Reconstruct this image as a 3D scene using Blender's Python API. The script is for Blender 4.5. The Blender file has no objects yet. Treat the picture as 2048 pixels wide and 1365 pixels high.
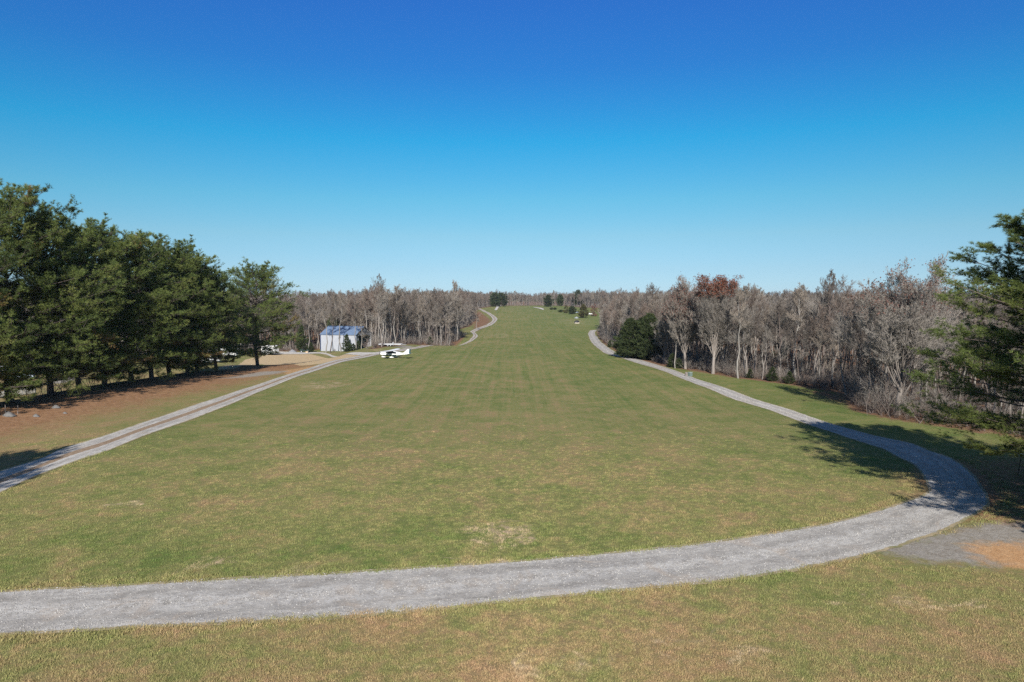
import bpy, math, random
import numpy as np
from mathutils import Vector, Matrix
R_ = math.radians
SC = bpy.context.scene
COL = SC.collection

# ------------------------------------------------------------------ camera, sky, sun, exposure
CAM = np.array([0.0, 0.0, 15.0]); FPX = 1365.0; PITCH = math.atan(84.5 / FPX)
SUN_EL = 31.0
cd = bpy.data.cameras.new('camera'); cam = bpy.data.objects.new('camera', cd); COL.objects.link(cam)
cd.lens = 24.0; cd.sensor_width = 36.0; cd.clip_start = 0.1; cd.clip_end = 20000
cam.location = CAM; cam.rotation_euler = (math.pi / 2 - PITCH, 0, 0)
SC.camera = cam
W = bpy.data.worlds.new('World'); SC.world = W; W.use_nodes = True
wn = W.node_tree; bg = wn.nodes['Background']; bg.inputs['Strength'].default_value = 0.077
sky = wn.nodes.new('ShaderNodeTexSky'); sky.sky_type = 'NISHITA'; sky.sun_disc = False
sky.sun_elevation = R_(SUN_EL); sky.sun_rotation = R_(181.5); sky.altitude = 200
sky.air_density = 1.0; sky.dust_density = 0.0; sky.ozone_density = 2.2
# clear dry winter air: the sky's own colour filtered by height above the horizon (deep saturated blue aloft, pale blue low down)
wtc = wn.nodes.new('ShaderNodeTexCoord'); wsp = wn.nodes.new('ShaderNodeSeparateXYZ'); wrp = wn.nodes.new('ShaderNodeValToRGB'); wmx = wn.nodes.new('ShaderNodeMix')
wmx.data_type = 'RGBA'; wmx.blend_type = 'MULTIPLY'; wmx.inputs[0].default_value = 1.0
_st = [(0.0, (.31, .49, .86)), (.042, (.34, .50, .73)), (.09, (.36, .56, .67)), (.14, (.272, .623, .713)), (.22, (.10, .65, .84)), (.31, (.12, .515, .907)), (.39, (.144, .49, 1.0)), (.55, (.74, .82, .93))]
while len(wrp.color_ramp.elements) < len(_st): wrp.color_ramp.elements.new(0.5)
for _e, (_p, _c) in zip(wrp.color_ramp.elements, _st): _e.position = _p; _e.color = _c + (1,)
wn.links.new(wtc.outputs['Generated'], wsp.inputs[0]); wn.links.new(wsp.outputs['Z'], wrp.inputs[0])
wn.links.new(sky.outputs[0], wmx.inputs[6]); wn.links.new(wrp.outputs[0], wmx.inputs[7]); wn.links.new(wmx.outputs[2], bg.inputs['Color'])
sd = bpy.data.lights.new('sun', 'SUN'); sun = bpy.data.objects.new('sun', sd); COL.objects.link(sun)
sd.energy = 4.6; sd.angle = R_(0.53); sd.color = (1.0, 0.95, 0.87)
sun.location = (0, -50, 60); sun.rotation_euler = (R_(90 - SUN_EL), 0, R_(-1.5))
SC.view_settings.view_transform = 'Standard'; SC.view_settings.look = 'None'
SC.view_settings.exposure = 0.76; SC.view_settings.gamma = 1.0
SC.render.engine = 'CYCLES'
SC.cycles.use_denoising = False
SC.cycles.max_bounces = 4; SC.cycles.diffuse_bounces = 2; SC.cycles.glossy_bounces = 2
SC.cycles.transparent_max_bounces = 4; SC.cycles.caustics_reflective = False; SC.cycles.caustics_refractive = False

# ------------------------------------------------------------------ terrain
def sstep(a, b, x):
    t = np.clip((x - a) / (b - a), 0, 1); return t * t * (3 - 2 * t)
_py = np.arange(-400.0, 9000.0, 5.0)
_pz = np.interp(_py, [-400, 0, 150, 220, 300, 380, 450, 600, 820, 900, 1100, 1500, 2200, 4000, 9000],
                [0, 0, 0, -0.3, -1.2, -0.8, 0.6, 3.0, 6.0, 6.1, 5, 8, 14, 20, 20])
_k = np.hanning(15); _k /= _k.sum(); _pz = np.convolve(np.pad(_pz, 7, mode='edge'), _k, mode='valid')
def gauss(x, y, cx, cy, sx, sy): return np.exp(-((x - cx) / sx) ** 2 - ((y - cy) / sy) ** 2)
def rowx(y): return -66 + (y - 90) * 8 / 65.0
def H(x, y):
    x = np.asarray(x, float); y = np.asarray(y, float)
    z = np.interp(y, _py, _pz)
    z = z - 2.0 * gauss(x, y, -25, 246, 9, 13)
    fy = sstep(165, 105, y)
    rx = rowx(y)
    z = z + 1.4 * sstep(rx + 16, rx + 1, x) * fy                       # bank under the pine row
    z = z - 2.4 * sstep(rx - 1.5, rx - 7, x) * sstep(165, 120, y)      # falls away behind it
    z = z - 3.5 * sstep(-43, -60, x) * sstep(145, 200, y) * sstep(520, 320, y)
    z = z + 1.3 * gauss(x, y, 44, 44, 14, 17)                          # bank at the road bend
    z = z - 2.5 * sstep(58, 110, x) * sstep(500, 350, y)
    z = z + 0.10 * np.sin(x * 0.11 + 1.3) * np.sin(y * 0.083) + 0.05 * np.sin(x * 0.31 + y * 0.21)
    far = sstep(900, 2500, np.hypot(x, y))
    z = z + far * (5 * np.sin(x * 0.0021 + 1) + 4 * np.sin(x * 0.005 + y * 0.002))
    return z
_cp, _sp = math.cos(PITCH), math.sin(PITCH)
_T = np.geomspace(8, 5000, 6000)
def pix(px, py):
    """photo pixel (2048 x 1365) -> point of the ground seen there"""
    xc = (px - 1024) / FPX; yc = (682.5 - py) / FPX
    d = np.array([xc, _cp + yc * _sp, -_sp + yc * _cp])
    P = CAM + _T[:, None] * d
    below = np.nonzero(P[:, 2] < H(P[:, 0], P[:, 1]))[0]
    i = below[0] if len(below) else len(_T) - 1
    a, b = _T[max(i - 1, 0)], _T[i]
    for _ in range(20):
        m = (a + b) / 2; p = CAM + m * d
        if p[2] < H(p[0], p[1]): b = m
        else: a = m
    p = CAM + b * d
    return float(p[0]), float(p[1])
def at(px, y):          # world x for a photo column at depth y (camera height close enough for columns)
    return (px - 1024) / FPX * y
def hz(x, y): return float(H(x, y))

# ------------------------------------------------------------------ node helpers
def new_mat(name, rough=0.9):
    m = bpy.data.materials.new(name); m.use_nodes = True
    nt = m.node_tree; b = nt.nodes['Principled BSDF']
    b.inputs['Roughness'].default_value = rough; b.inputs['Specular IOR Level'].default_value = 0.2
    return m, nt, b
def nd(nt, t, props=None, **ins):
    n = nt.nodes.new(t)
    for k, v in (props or {}).items(): setattr(n, k, v)
    for k, v in ins.items():
        s = n.inputs[int(k[1:])] if k[0] == 'i' and k[1:].isdigit() else n.inputs[k.replace('_', ' ')]
        if isinstance(v, bpy.types.NodeSocket): nt.links.new(v, s)
        else: s.default_value = v
    return n
def mth(nt, op, a, b=0.0, clamp=False):
    return nd(nt, 'ShaderNodeMath', dict(operation=op, use_clamp=clamp), i0=a, i1=b).outputs[0]
def mixc(nt, f, a, b):
    n = nt.nodes.new('ShaderNodeMix'); n.data_type = 'RGBA'
    for s, v in ((n.inputs[0], f), (n.inputs[6], a), (n.inputs[7], b)):
        if isinstance(v, bpy.types.NodeSocket): nt.links.new(v, s)
        else: s.default_value = v if not isinstance(v, tuple) or len(v) == 4 else v + (1,)
    return n.outputs[2]
def noise(nt, co, scale, detail=4.0, rough=0.6, dist=0.0, mapscale=None, rot=0.0):
    if mapscale: co = nd(nt, 'ShaderNodeMapping', Vector=co, Scale=mapscale, Rotation=(0, 0, rot)).outputs[0]
    return nd(nt, 'ShaderNodeTexNoise', Vector=co, Scale=scale, Detail=detail, Roughness=rough, Distortion=dist).outputs['Fac']
def ramp(nt, f, stops):
    n = nt.nodes.new('ShaderNodeValToRGB'); e = n.color_ramp.elements
    while len(e) < len(stops): e.new(0.5)
    for el, (p, c) in zip(e, stops): el.position = p; el.color = (c if len(c) == 4 else c + (1,))
    nt.links.new(f, n.inputs[0]); return n.outputs[0]
def thr(nt, f, a, b): return nd(nt, 'ShaderNodeMapRange', dict(interpolation_type='SMOOTHSTEP'), Value=f, From_Min=a, From_Max=b).outputs[0]
def attr(nt, name): return nd(nt, 'ShaderNodeAttribute', dict(attribute_name=name)).outputs['Fac']
def objco(nt): return nd(nt, 'ShaderNodeTexCoord').outputs['Object']
def posco(nt): return nd(nt, 'ShaderNodeNewGeometry').outputs['Position']
def bump(nt, b, h, strength, dist):
    n = nd(nt, 'ShaderNodeBump', Strength=strength, Distance=dist, Height=h); nt.links.new(n.outputs[0], b.inputs['Normal'])
def rnd(nt): return nd(nt, 'ShaderNodeObjectInfo').outputs['Random']

def plain(name, col, rough=0.6, var=0.15, scale=6.0, metal=0.0, dirt=None):
    m, nt, b = new_mat(name, rough); c = objco(nt)
    n = noise(nt, c, scale, 5)
    lo = tuple(v * (1 - var) for v in col); hi = tuple(min(1, v * (1 + var)) for v in col)
    o = ramp(nt, n, [(0.3, lo), (0.7, hi)])
    if dirt: o = mixc(nt, thr(nt, noise(nt, c, scale * 0.35, 6), 0.55, 0.75), o, dirt)
    nt.links.new(o, b.inputs['Base Color']); b.inputs['Metallic'].default_value = metal
    return m

# ------------------------------------------------------------------ mesh helpers
class MB:
    def __init__(s): s.v = []; s.f = []; s.n = 0; s.tint = []
    def add(s, V, F, mat=0, tint=None):
        V = np.asarray(V, float).reshape(-1, 3); F = np.asarray(F, int)
        s.v.append(V); s.f.append((F + s.n, mat)); s.n += len(V)
        s.tint.append(np.full(len(V), 0.5) if tint is None else np.broadcast_to(tint, (len(V),)))
    def tubes(s, P, r0, r1, k, mat=0, power=1.0):
        """P (n,m,3) polylines -> tapered tubes"""
        n, m, _ = P.shape
        if n == 0: return
        T = np.gradient(P, axis=1); T /= np.linalg.norm(T, axis=2, keepdims=True) + 1e-9
        ref = np.where(np.abs(T[..., 2:3]) > 0.9, np.array([1.0, 0, 0]), np.array([0, 0, 1.0]))
        A = np.cross(T, ref); A /= np.linalg.norm(A, axis=2, keepdims=True) + 1e-9
        B = np.cross(T, A)
        t = np.linspace(0, 1, m) ** power
        rad = np.asarray(r0)[:, None] * (1 - t) + np.asarray(r1)[:, None] * t
        a = np.arange(k) * 2 * np.pi / k
        ring = A[:, :, None, :] * np.cos(a)[None, None, :, None] + B[:, :, None, :] * np.sin(a)[None, None, :, None]
        V = P[:, :, None, :] + ring * rad[:, :, None, None]
        i = np.arange(n)[:, None, None] * m * k + np.arange(m - 1)[None, :, None] * k
        j = np.arange(k)[None, None, :]; j2 = (j + 1) % k
        F = np.stack([i + j, i + j2, i + k + j2, i + k + j], -1).reshape(-1, 4)
        s.add(V, F, mat)
    def tris(s, P, D, Wd, mat=0, tint=None):
        """thin triangles: base at P, tip at P+D, base half-width vector Wd"""
        n = len(P)
        if n == 0: return
        V = np.stack([P - Wd, P + Wd, P + D], 1)
        s.add(V, np.arange(3 * n).reshape(n, 3), mat, None if tint is None else np.repeat(tint, 3))
    def quads(s, P, A, B, mat=0, tint=None):
        n = len(P)
        V = np.stack([P - A - B, P + A - B, P + A + B, P - A + B], 1)
        s.add(V, np.arange(4 * n).reshape(n, 4), mat, None if tint is None else np.repeat(tint, 4))
    def box(s, c, size, rz=0.0, mat=0, ry=0.0):
        x, y, z = [d / 2 for d in size]
        V = np.array([[a * x, b * y, d * z] for d in (-1, 1) for a, b in ((-1, -1), (1, -1), (1, 1), (-1, 1))])
        if ry: V = V @ np.array(Matrix.Rotation(ry, 3, 'Y')).T
        if rz: V = V @ np.array(Matrix.Rotation(rz, 3, 'Z')).T
        s.add(V + np.array(c), [[3, 2, 1, 0], [4, 5, 6, 7], [0, 1, 5, 4], [1, 2, 6, 5], [2, 3, 7, 6], [3, 0, 4, 7]], mat)
    def bar(s, a, b, r, k=6, mat=0, r2=None):
        P = np.array([[a, b]], float); s.tubes(P, np.array([r]), np.array([r if r2 is None else r2]), k, mat)
        ax = np.array(b, float) - np.array(a, float)
        base = s.n - 2 * k
        s.f.append((np.array([list(range(base, base + k))[::-1]]), mat)); s.f.append((np.array([list(range(base + k, base + 2 * k))]), mat))
    def loft(s, rings, mat=0, closed=True, caps=True, mats=None):
        """rings: list of (k,3) arrays"""
        k = len(rings[0]); m = len(rings); V = np.concatenate(rings)
        F = []; base = s.n; kk = k if closed else k - 1
        s.v.append(V); s.tint.append(np.full(len(V), 0.5)); s.n += len(V)
        groups = {}
        for i in range(m - 1):
            for j in range(kk):
                mm = mats(i, j) if mats else mat
                groups.setdefault(mm, []).append([base + i * k + j, base + i * k + (j + 1) % k, base + (i + 1) * k + (j + 1) % k, base + (i + 1) * k + j])
        for mm, F in groups.items(): s.f.append((np.array(F), mm))
        if caps and closed:
            s.f.append((np.array([[base + j for j in range(k)][::-1]]), mat))
            s.f.append((np.array([[base + (m - 1) * k + j for j in range(k)]]), mat))
    def mesh(s, name, mats, smooth=False, tint=False):
        me = bpy.data.meshes.new(name)
        V = np.concatenate(s.v).astype(np.float32)
        li = np.concatenate([f.reshape(-1) for f, _ in s.f]).astype(np.int32)
        tot = np.concatenate([np.full(len(f), f.shape[1]) for f, _ in s.f]).astype(np.int32)
        mi = np.concatenate([np.full(len(f), m) for f, m in s.f]).astype(np.int32)
        st = np.concatenate([[0], np.cumsum(tot)[:-1]]).astype(np.int32)
        me.vertices.add(len(V)); me.vertices.foreach_set('co', V.ravel())
        me.loops.add(len(li)); me.loops.foreach_set('vertex_index', li)
        me.polygons.add(len(tot)); me.polygons.foreach_set('loop_start', st)
        for m in mats: me.materials.append(m)
        me.polygons.foreach_set('material_index', mi)
        me.polygons.foreach_set('use_smooth', np.full(len(tot), smooth))
        me.update(calc_edges=True); me.validate()
        if tint:
            a = me.attributes.new('tint', 'FLOAT', 'POINT'); a.data.foreach_set('value', np.concatenate(s.tint).astype(np.float32))
        return me
def link(o, parent=None):
    COL.objects.link(o)
    if parent: o.parent = parent
    return o
def obj(name, mb, mats, parent=None, smooth=False, tint=False):
    if not isinstance(mats, (list, tuple)): mats = [mats]
    return link(bpy.data.objects.new(name, mb.mesh(name, mats, smooth, tint)), parent)
def tag(o, label, cat, group=None, kind=None):
    if label: o['label'] = label
    if cat: o['category'] = cat
    if group: o['group'] = group
    if kind: o['kind'] = kind
    return o
def thing(name, label, cat, loc, rz=0.0, sc=1.0, group=None):
    o = bpy.data.objects.new(name, None); o.empty_display_size = 0.3
    o.location = loc; o.rotation_euler = (0, 0, rz); o.scale = (sc, sc, sc) if not isinstance(sc, tuple) else sc
    return tag(link(o), label, cat, group)

# ------------------------------------------------------------------ where woods, roads and soils lie (plan view)
RIGHT_EDGE = [pix(*p) for p in [(2200, 905), (2048, 875), (1876, 849), (1800, 838), (1722, 822), (1690, 786), (1578, 768), (1473, 755), (1375, 739),
                                (1317, 729), (1270, 716), (1236, 701), (1213, 688), (1203, 675), (1197, 663)]]
RIGHT_POLY = [(105, 40), (75, 55)] + RIGHT_EDGE + [(48, 372), (75, 392), (120, 430), (180, 520), (420, 600), (900, 600), (900, 40)]
BARN = (lambda p: (p[0], p[1] + 4.0))(pix(688, 702)); BF = BARN[1] / 213.5
LEFT_EDGE = [pix(*p) for p in [(-420, 745), (-150, 733), (0, 726), (200, 718), (400, 709), (545, 703)]] + [(BARN[0] - 17, BARN[1] - 4), (BARN[0] - 11, BARN[1] + 9), (BARN[0] + 13, BARN[1] + 6)] + \
            [pix(*p) for p in [(745, 698), (800, 690.5), (850, 689.6)]] + [(-23, 238), (-20.5, 262), (-21, 290), (-26, 320), (-29, 350), (-25, 385), (-24, 440), (-28, 520), (-34, 620), (-36, 720)]
LEFT_POLY = [(-900, 150)] + LEFT_EDGE + [(-900, 720)]
FAR_EDGE = [(-36, 720), (-26, 800), (-14, 890), (62, 890), (70, 790), (92, 740), (122, 690), (165, 640), (420, 600)]
FAR_POLY = [(-900, 720)] + FAR_EDGE + [(900, 600), (900, 1500), (-900, 1500)]
def inside(poly, x, y):
    x = np.asarray(x, float); y = np.asarray(y, float); r = np.zeros(x.shape, bool)
    for (x1, y1), (x2, y2) in zip(poly, poly[1:] + poly[:1]):
        if y1 == y2: continue
        c = ((y1 > y) != (y2 > y)) & (x < (x2 - x1) * (y - y1) / (y2 - y1) + x1); r ^= c
    return r
def dist(line, x, y):
    x = np.asarray(x, float); y = np.asarray(y, float); d = np.full(x.shape, 1e9)
    for (x1, y1), (x2, y2) in zip(line, line[1:]):
        dx, dy = x2 - x1, y2 - y1; t = np.clip(((x - x1) * dx + (y - y1) * dy) / (dx * dx + dy * dy + 1e-9), 0, 1)
        d = np.minimum(d, np.hypot(x - x1 - t * dx, y - y1 - t * dy))
    return d

DRIVE = [((-260, 1198), (-260, 1284)), ((0, 1187), (0, 1265)), ((250, 1175), (255, 1251)), ((500, 1160), (510, 1238)), ((750, 1145), (765, 1221)),
         ((1000, 1130), (1025, 1198)), ((1250, 1107), (1285, 1174)), ((1500, 1078), (1560, 1140)), ((1640, 1055), (1730, 1103)), ((1750, 1030), (1860, 1062)),
         ((1830, 1005), (1940, 1026)), ((1866, 986), (1971, 1000)), ((1862, 970), (1958, 974)), ((1853, 948), (1935, 944)), ((1834, 930), (1898, 918)),
         ((1794, 911), (1850, 901)), ((1768, 897), (1815, 887)), ((1687, 871), (1741, 871)), ((1615, 847), (1657, 847)), ((1540, 820), (1578, 820)),
         ((1473, 800), (1510, 800)), ((1414, 776), (1446, 776)), ((1356, 754), (1380, 754)), ((1305, 735), (1328, 735)), ((1250, 718), (1272, 718)),
         ((1209, 705), (1229, 705)), ((1186, 687), (1203, 687)), ((1178, 672), (1191, 672)), ((1178, 666), (1189, 666)), ((1183, 661), (1193, 660.5))]
LANE = [((-120, 985), (-120, 1040)), ((0, 944), (0, 985)), ((85, 917), (68, 953)), ((122, 900), (146, 924)), ((207, 873), (220, 900)), ((281, 848), (305, 865)),
        ((366, 819), (391, 836)), ((439, 795), (464, 807)), ((500, 775), (520, 783)), ((570, 752), (592, 754)), ((625, 735), (645, 737)), ((680, 719.6), (694, 722)),
        ((724, 711), (740, 713.5)), ((750, 705.5), (768, 707.5)), ((783, 701.5), (797, 703.8)), ((814, 697), (824, 699)), ((840, 692.8), (848, 694.8)), ((858, 690.4), (864, 692.2)),
        ('w', (-26.5, 231), (-24.0, 231)), ('w', (-22.5, 239), (-20, 238)), ((934, 684.5), (940, 684.5)), ((943, 677), (950, 678)), ((947, 671), (955, 672)), ((944, 666), (951, 667)),
        ((942, 663), (950, 664)), ((957, 656), (965, 657)), ((975, 649.5), (984, 650)), ((983.5, 643), (994, 641)), ((984.5, 637.5), (993, 636)), ((977, 630), (982.5, 628)), ((965, 623), (970, 622)), ((956, 618), (960, 617.5))]
FARL = [((989, 621), (993.5, 621)), ((992, 616), (996.5, 616)), ((994, 612.6), (1000, 612.6)), ((1000, 611.6), (1006, 612.4)), ((1008, 612.6), (1010, 613.6))]
FARR = [((1086, 620.5), (1088.5, 619)), ((1079, 618), (1083, 616.4)), ((1072, 616.4), (1076, 615.6)), ((1066, 615.6), (1069, 615))]
SPUR = [((775, 703.5), (778, 705.5)), ((748, 705.6), (752, 708.6)), ((700, 706.3), (700, 709.4)), ((650, 706.2), (650, 709.2)), ((600, 705.2), (600, 708.8)), ((566, 703.6), (560, 709.5)), ((545, 702.5), (530, 709))]
def edges(pairs):
    L, Rr = [], []
    for p in pairs:
        if p[0] == 'w': L.append(p[1]); Rr.append(p[2])
        else: L.append(pix(*p[0])); Rr.append(pix(*p[1]))
    return np.array(L), np.array(Rr)
def catmull(P, n):
    P = np.asarray(P, float); Q = np.vstack([2 * P[0] - P[1], P, 2 * P[-1] - P[-2]]); out = []
    for i in range(1, len(Q) - 2):
        p0, p1, p2, p3 = Q[i - 1:i + 3]; t = np.linspace(0, 1, n[i - 1], endpoint=False)[:, None]
        out.append(0.5 * (2 * p1 + (p2 - p0) * t + (2 * p0 - 5 * p1 + 4 * p2 - p3) * t ** 2 + (3 * p1 - p0 - 3 * p2 + p3) * t ** 3))
    out.append(P[-1:]); return np.vstack(out)
ROADLINES = []
def road(name, pairs, mat, jitter=0.12, lift=0.02, seed=1, across=10):
    L, Rr = edges(pairs)
    seg = np.linalg.norm(np.diff((L + Rr) / 2, axis=0), axis=1); n = np.maximum(2, np.minimum(160, (seg / 0.35).astype(int)))
    L, Rr = catmull(L, n), catmull(Rr, n)
    ROADLINES.append([tuple(p) for p in ((L + Rr) / 2)[::6]])
    rng = np.random.default_rng(seed); m = len(L)
    def jit():
        a = rng.normal(0, 1, m); b = np.convolve(rng.normal(0, 1, m + 24), np.ones(25) / 5, 'valid')
        return np.clip(a * 0.35 + b * 0.75, -2, 2) * jitter
    ax = Rr - L; ax /= np.linalg.norm(ax, axis=1, keepdims=True)
    wide = np.linalg.norm(Rr - L, axis=1); ex = np.minimum(0.45, wide * 0.12)
    L = L - ax * (jit() + ex)[:, None]; Rr = Rr + ax * (jit() + ex)[:, None]
    u = np.linspace(0, 1, across)
    P = L[:, None, :] * (1 - u)[None, :, None] + Rr[:, None, :] * u[None, :, None]
    z = H(P[..., 0], P[..., 1]) + lift + np.maximum(0, P[..., 1] - 60) * 0.00016
    V = np.concatenate([P, z[..., None]], -1)
    i = np.arange(m - 1)[:, None] * across; j = np.arange(across - 1)[None, :]
    F = np.stack([i + j, i + j + 1, i + across + j + 1, i + across + j], -1).reshape(-1, 4)
    c = (L + Rr) / 2; s_ = np.concatenate([[0], np.cumsum(np.linalg.norm(np.diff(c, axis=0), axis=1))])
    mb = MB(); mb.add(V, F[:, ::-1]); o = obj(name, mb, mat)
    me = o.data
    for nm, arr in (('across', np.broadcast_to(u, (m, across))), ('along', np.broadcast_to(s_[:, None], (m, across)))):
        a = me.attributes.new(nm, 'FLOAT', 'POINT'); a.data.foreach_set('value', np.ascontiguousarray(arr, np.float32).ravel())
    tag(o, None, None, kind='structure'); return o

# ------------------------------------------------------------------ ground material
def grass_colour(nt, c, at_):
    big = noise(nt, c, 0.035, 3, 0.55); mid = noise(nt, c, 0.22, 6, 0.62, 0.6); fine = noise(nt, c, 1.7, 8, 0.72, 0.4); tiny = noise(nt, c, 9.0, 4, 0.75)
    streak = noise(nt, c, 1.0, 8, 0.78, 0.25, (0.75, 0.011, 1), R_(1.5))
    s = mth(nt, 'ADD', mth(nt, 'MULTIPLY', big, 0.22), mth(nt, 'MULTIPLY', mid, 0.50))
    s = mth(nt, 'ADD', s, mth(nt, 'MULTIPLY', mth(nt, 'SUBTRACT', noise(nt, c, 0.62, 5, 0.65, 0.8), 0.5), 0.34)); s = mth(nt, 'ADD', s, mth(nt, 'MULTIPLY', fine, 0.36)); s = mth(nt, 'ADD', s, mth(nt, 'MULTIPLY', tiny, 0.16))
    s = mth(nt, 'ADD', s, mth(nt, 'MULTIPLY', mth(nt, 'SUBTRACT', streak, 0.5), mth(nt, 'MULTIPLY', at_('mown'), 0.58)))
    s = mth(nt, 'ADD', s, mth(nt, 'MULTIPLY', mth(nt, 'SUBTRACT', at_('lush'), 0.5), 0.20))
    col = ramp(nt, s, [(0.40, (0.330, 0.218, 0.122)), (0.50, (0.282, 0.216, 0.103)), (0.59, (0.226, 0.212, 0.083)), (0.71, (0.152, 0.178, 0.056)), (0.83, (0.102, 0.155, 0.040))])
    straw = thr(nt, mth(nt, 'ADD', noise(nt, c, 0.30, 9, 0.72, 1.2), mth(nt, 'MULTIPLY', at_('dry'), 0.36)), 0.66, 0.80)
    straw = mth(nt, 'MULTIPLY', straw, thr(nt, fine, 0.38, 0.58))
    col = mixc(nt, straw, col, (0.43, 0.325, 0.205))
    redn = thr(nt, noise(nt, c, 0.55, 7, 0.7, 1.0), 0.62, 0.76)
    return mixc(nt, mth(nt, 'MULTIPLY', redn, 0.32), col, (0.32, 0.175, 0.105)), tiny
def ground_material():
    m, nt, b = new_mat('grass_ground', 0.95); b.inputs['Specular IOR Level'].default_value = 0.05
    c = posco(nt); col, tiny = grass_colour(nt, c, lambda n: attr(nt, n))
    def zone(col, name, ca, cb, sc=1.2, sharp=0.12):
        f = thr(nt, mth(nt, 'ADD', attr(nt, name), mth(nt, 'MULTIPLY', mth(nt, 'SUBTRACT', noise(nt, c, sc, 7, 0.7, 0.5), 0.5), 0.9)), 0.5 - sharp, 0.5 + sharp)
        return mixc(nt, f, col, ramp(nt, noise(nt, c, sc * 3, 6, 0.7), [(0.32, ca), (0.68, cb)]))
    col = zone(col, 'needles', (0.215, 0.110, 0.060), (0.375, 0.220, 0.125), 0.5, 0.36)
    col = zone(col, 'litter', (0.14, 0.075, 0.045), (0.30, 0.175, 0.11), 0.8, 0.12)
    col = zone(col, 'sand', (0.47, 0.345, 0.20), (0.56, 0.425, 0.265), 0.5, 0.05)
    col = zone(col, 'clay', (0.46, 0.245, 0.115), (0.60, 0.37, 0.20), 0.9, 0.2)
    col = zone(col, 'stones', (0.25, 0.215, 0.18), (0.38, 0.35, 0.315), 1.0, 0.2)
    sat = mixc(nt, thr(nt, tiny, 0.75, 0.3), col, mixc(nt, 0.38, col, (0.03, 0.03, 0.015)))
    nt.links.new(sat, b.inputs['Base Color'])
    h = mth(nt, 'ADD', mth(nt, 'MULTIPLY', tiny, 0.7), mth(nt, 'MULTIPLY', noise(nt, c, 26.0, 3, 0.7), 0.5))
    bump(nt, b, h, 0.7, 0.09)
    return m
def gravel_material(name, twin=False, shade=1.0):
    m, nt, b = new_mat(name, 0.95); c = posco(nt); u = attr(nt, 'across'); v = attr(nt, 'along')
    wob = mth(nt, 'MULTIPLY', mth(nt, 'SUBTRACT', noise(nt, c, 0.25, 4), 0.5), 0.25)
    uu = mth(nt, 'ADD', u, wob)
    gray = lambda k, t=(1, 0.985, 0.975): (k * shade * t[0], k * shade * t[1] * 0.975, k * shade * t[2] * 0.92)
    stone = nd(nt, 'ShaderNodeTexVoronoi', Vector=c, Scale=9.0).outputs['Color']
    sv = nd(nt, 'ShaderNodeSeparateColor', Color=stone).outputs[0]
    base = ramp(nt, noise(nt, c, 0.8, 8, 0.7, 0.8), [(0.3, gray(0.225, (1, .945, .90))), (0.5, gray(0.28, (1, .955, .92))), (0.70, gray(0.37, (1, 0.955, 0.91)))])
    vec = nd(nt, 'ShaderNodeCombineXYZ', X=mth(nt, 'MULTIPLY', v, 0.22), Y=mth(nt, 'MULTIPLY', uu, 7.0)).outputs[0]
    wear = noise(nt, vec, 1.0, 6, 0.65)
    base = mixc(nt, thr(nt, wear, 0.50, 0.68), base, gray(0.40, (1, .97, .94))); base = mixc(nt, thr(nt, wear, 0.46, 0.30), base, gray(0.185, (1, .94, .88)))
    tracks = mth(nt, 'POWER', mth(nt, 'ABSOLUTE', mth(nt, 'COSINE', mth(nt, 'MULTIPLY', uu, 6.2832))), 1.5)   # 1 in centre and edges, 0 in wheel tracks
    loose = mth(nt, 'MULTIPLY', tracks, thr(nt, noise(nt, c, 1.6, 6, 0.7), 0.35, 0.62))
    col = mixc(nt, mth(nt, 'MULTIPLY', loose, 0.8), base, gray(0.46, (1.0, 0.98, 0.97)))
    col = mixc(nt, mth(nt, 'MULTIPLY', thr(nt, sv, 0.84, 0.97), mth(nt, 'ADD', 0.12, mth(nt, 'MULTIPLY', loose, 0.6))), col, gray(0.50))
    col = mixc(nt, mth(nt, 'MULTIPLY', thr(nt, sv, 0.22, 0.05), 0.3), col, gray(0.15))
    col = mixc(nt, mth(nt, 'MULTIPLY', thr(nt, noise(nt, c, 0.35, 6, 0.65, 1), 0.52, 0.68), 0.5), col, (0.36, 0.29, 0.225, 1))
    edge = thr(nt, mth(nt, 'ABSOLUTE', mth(nt, 'SUBTRACT', u, 0.5)), 0.41, 0.475)
    ef = thr(nt, mth(nt, 'ADD', edge, mth(nt, 'MULTIPLY', mth(nt, 'SUBTRACT', noise(nt, c, 1.6, 7, 0.75), 0.5), 1.5)), 0.42, 0.72)
    col = mixc(nt, ef, col, ramp(nt, noise(nt, c, 1.1, 7, 0.75), [(0.36, (0.17, 0.17, 0.075)), (0.5, (0.26, 0.215, 0.125)), (0.66, (0.40, 0.31, 0.20))]))
    if twin:
        mid = mth(nt, 'SUBTRACT', 1.0, thr(nt, mth(nt, 'ABSOLUTE', mth(nt, 'SUBTRACT', u, 0.5)), 0.06, 0.15))
        mf = thr(nt, mth(nt, 'ADD', mid, mth(nt, 'MULTIPLY', mth(nt, 'SUBTRACT', noise(nt, c, 1.3, 6, 0.7), 0.5), 0.9)), 0.4, 0.7)
        col = mixc(nt, mf, col, ramp(nt, noise(nt, c, 3, 5), [(0.35, (0.19, 0.135, 0.088)), (0.65, (0.29, 0.21, 0.145))]))
    nt.links.new(col, b.inputs['Base Color'])
    bump(nt, b, mth(nt, 'ADD', sv, noise(nt, c, 14, 4)), 0.6, 0.04)
    return m

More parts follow.
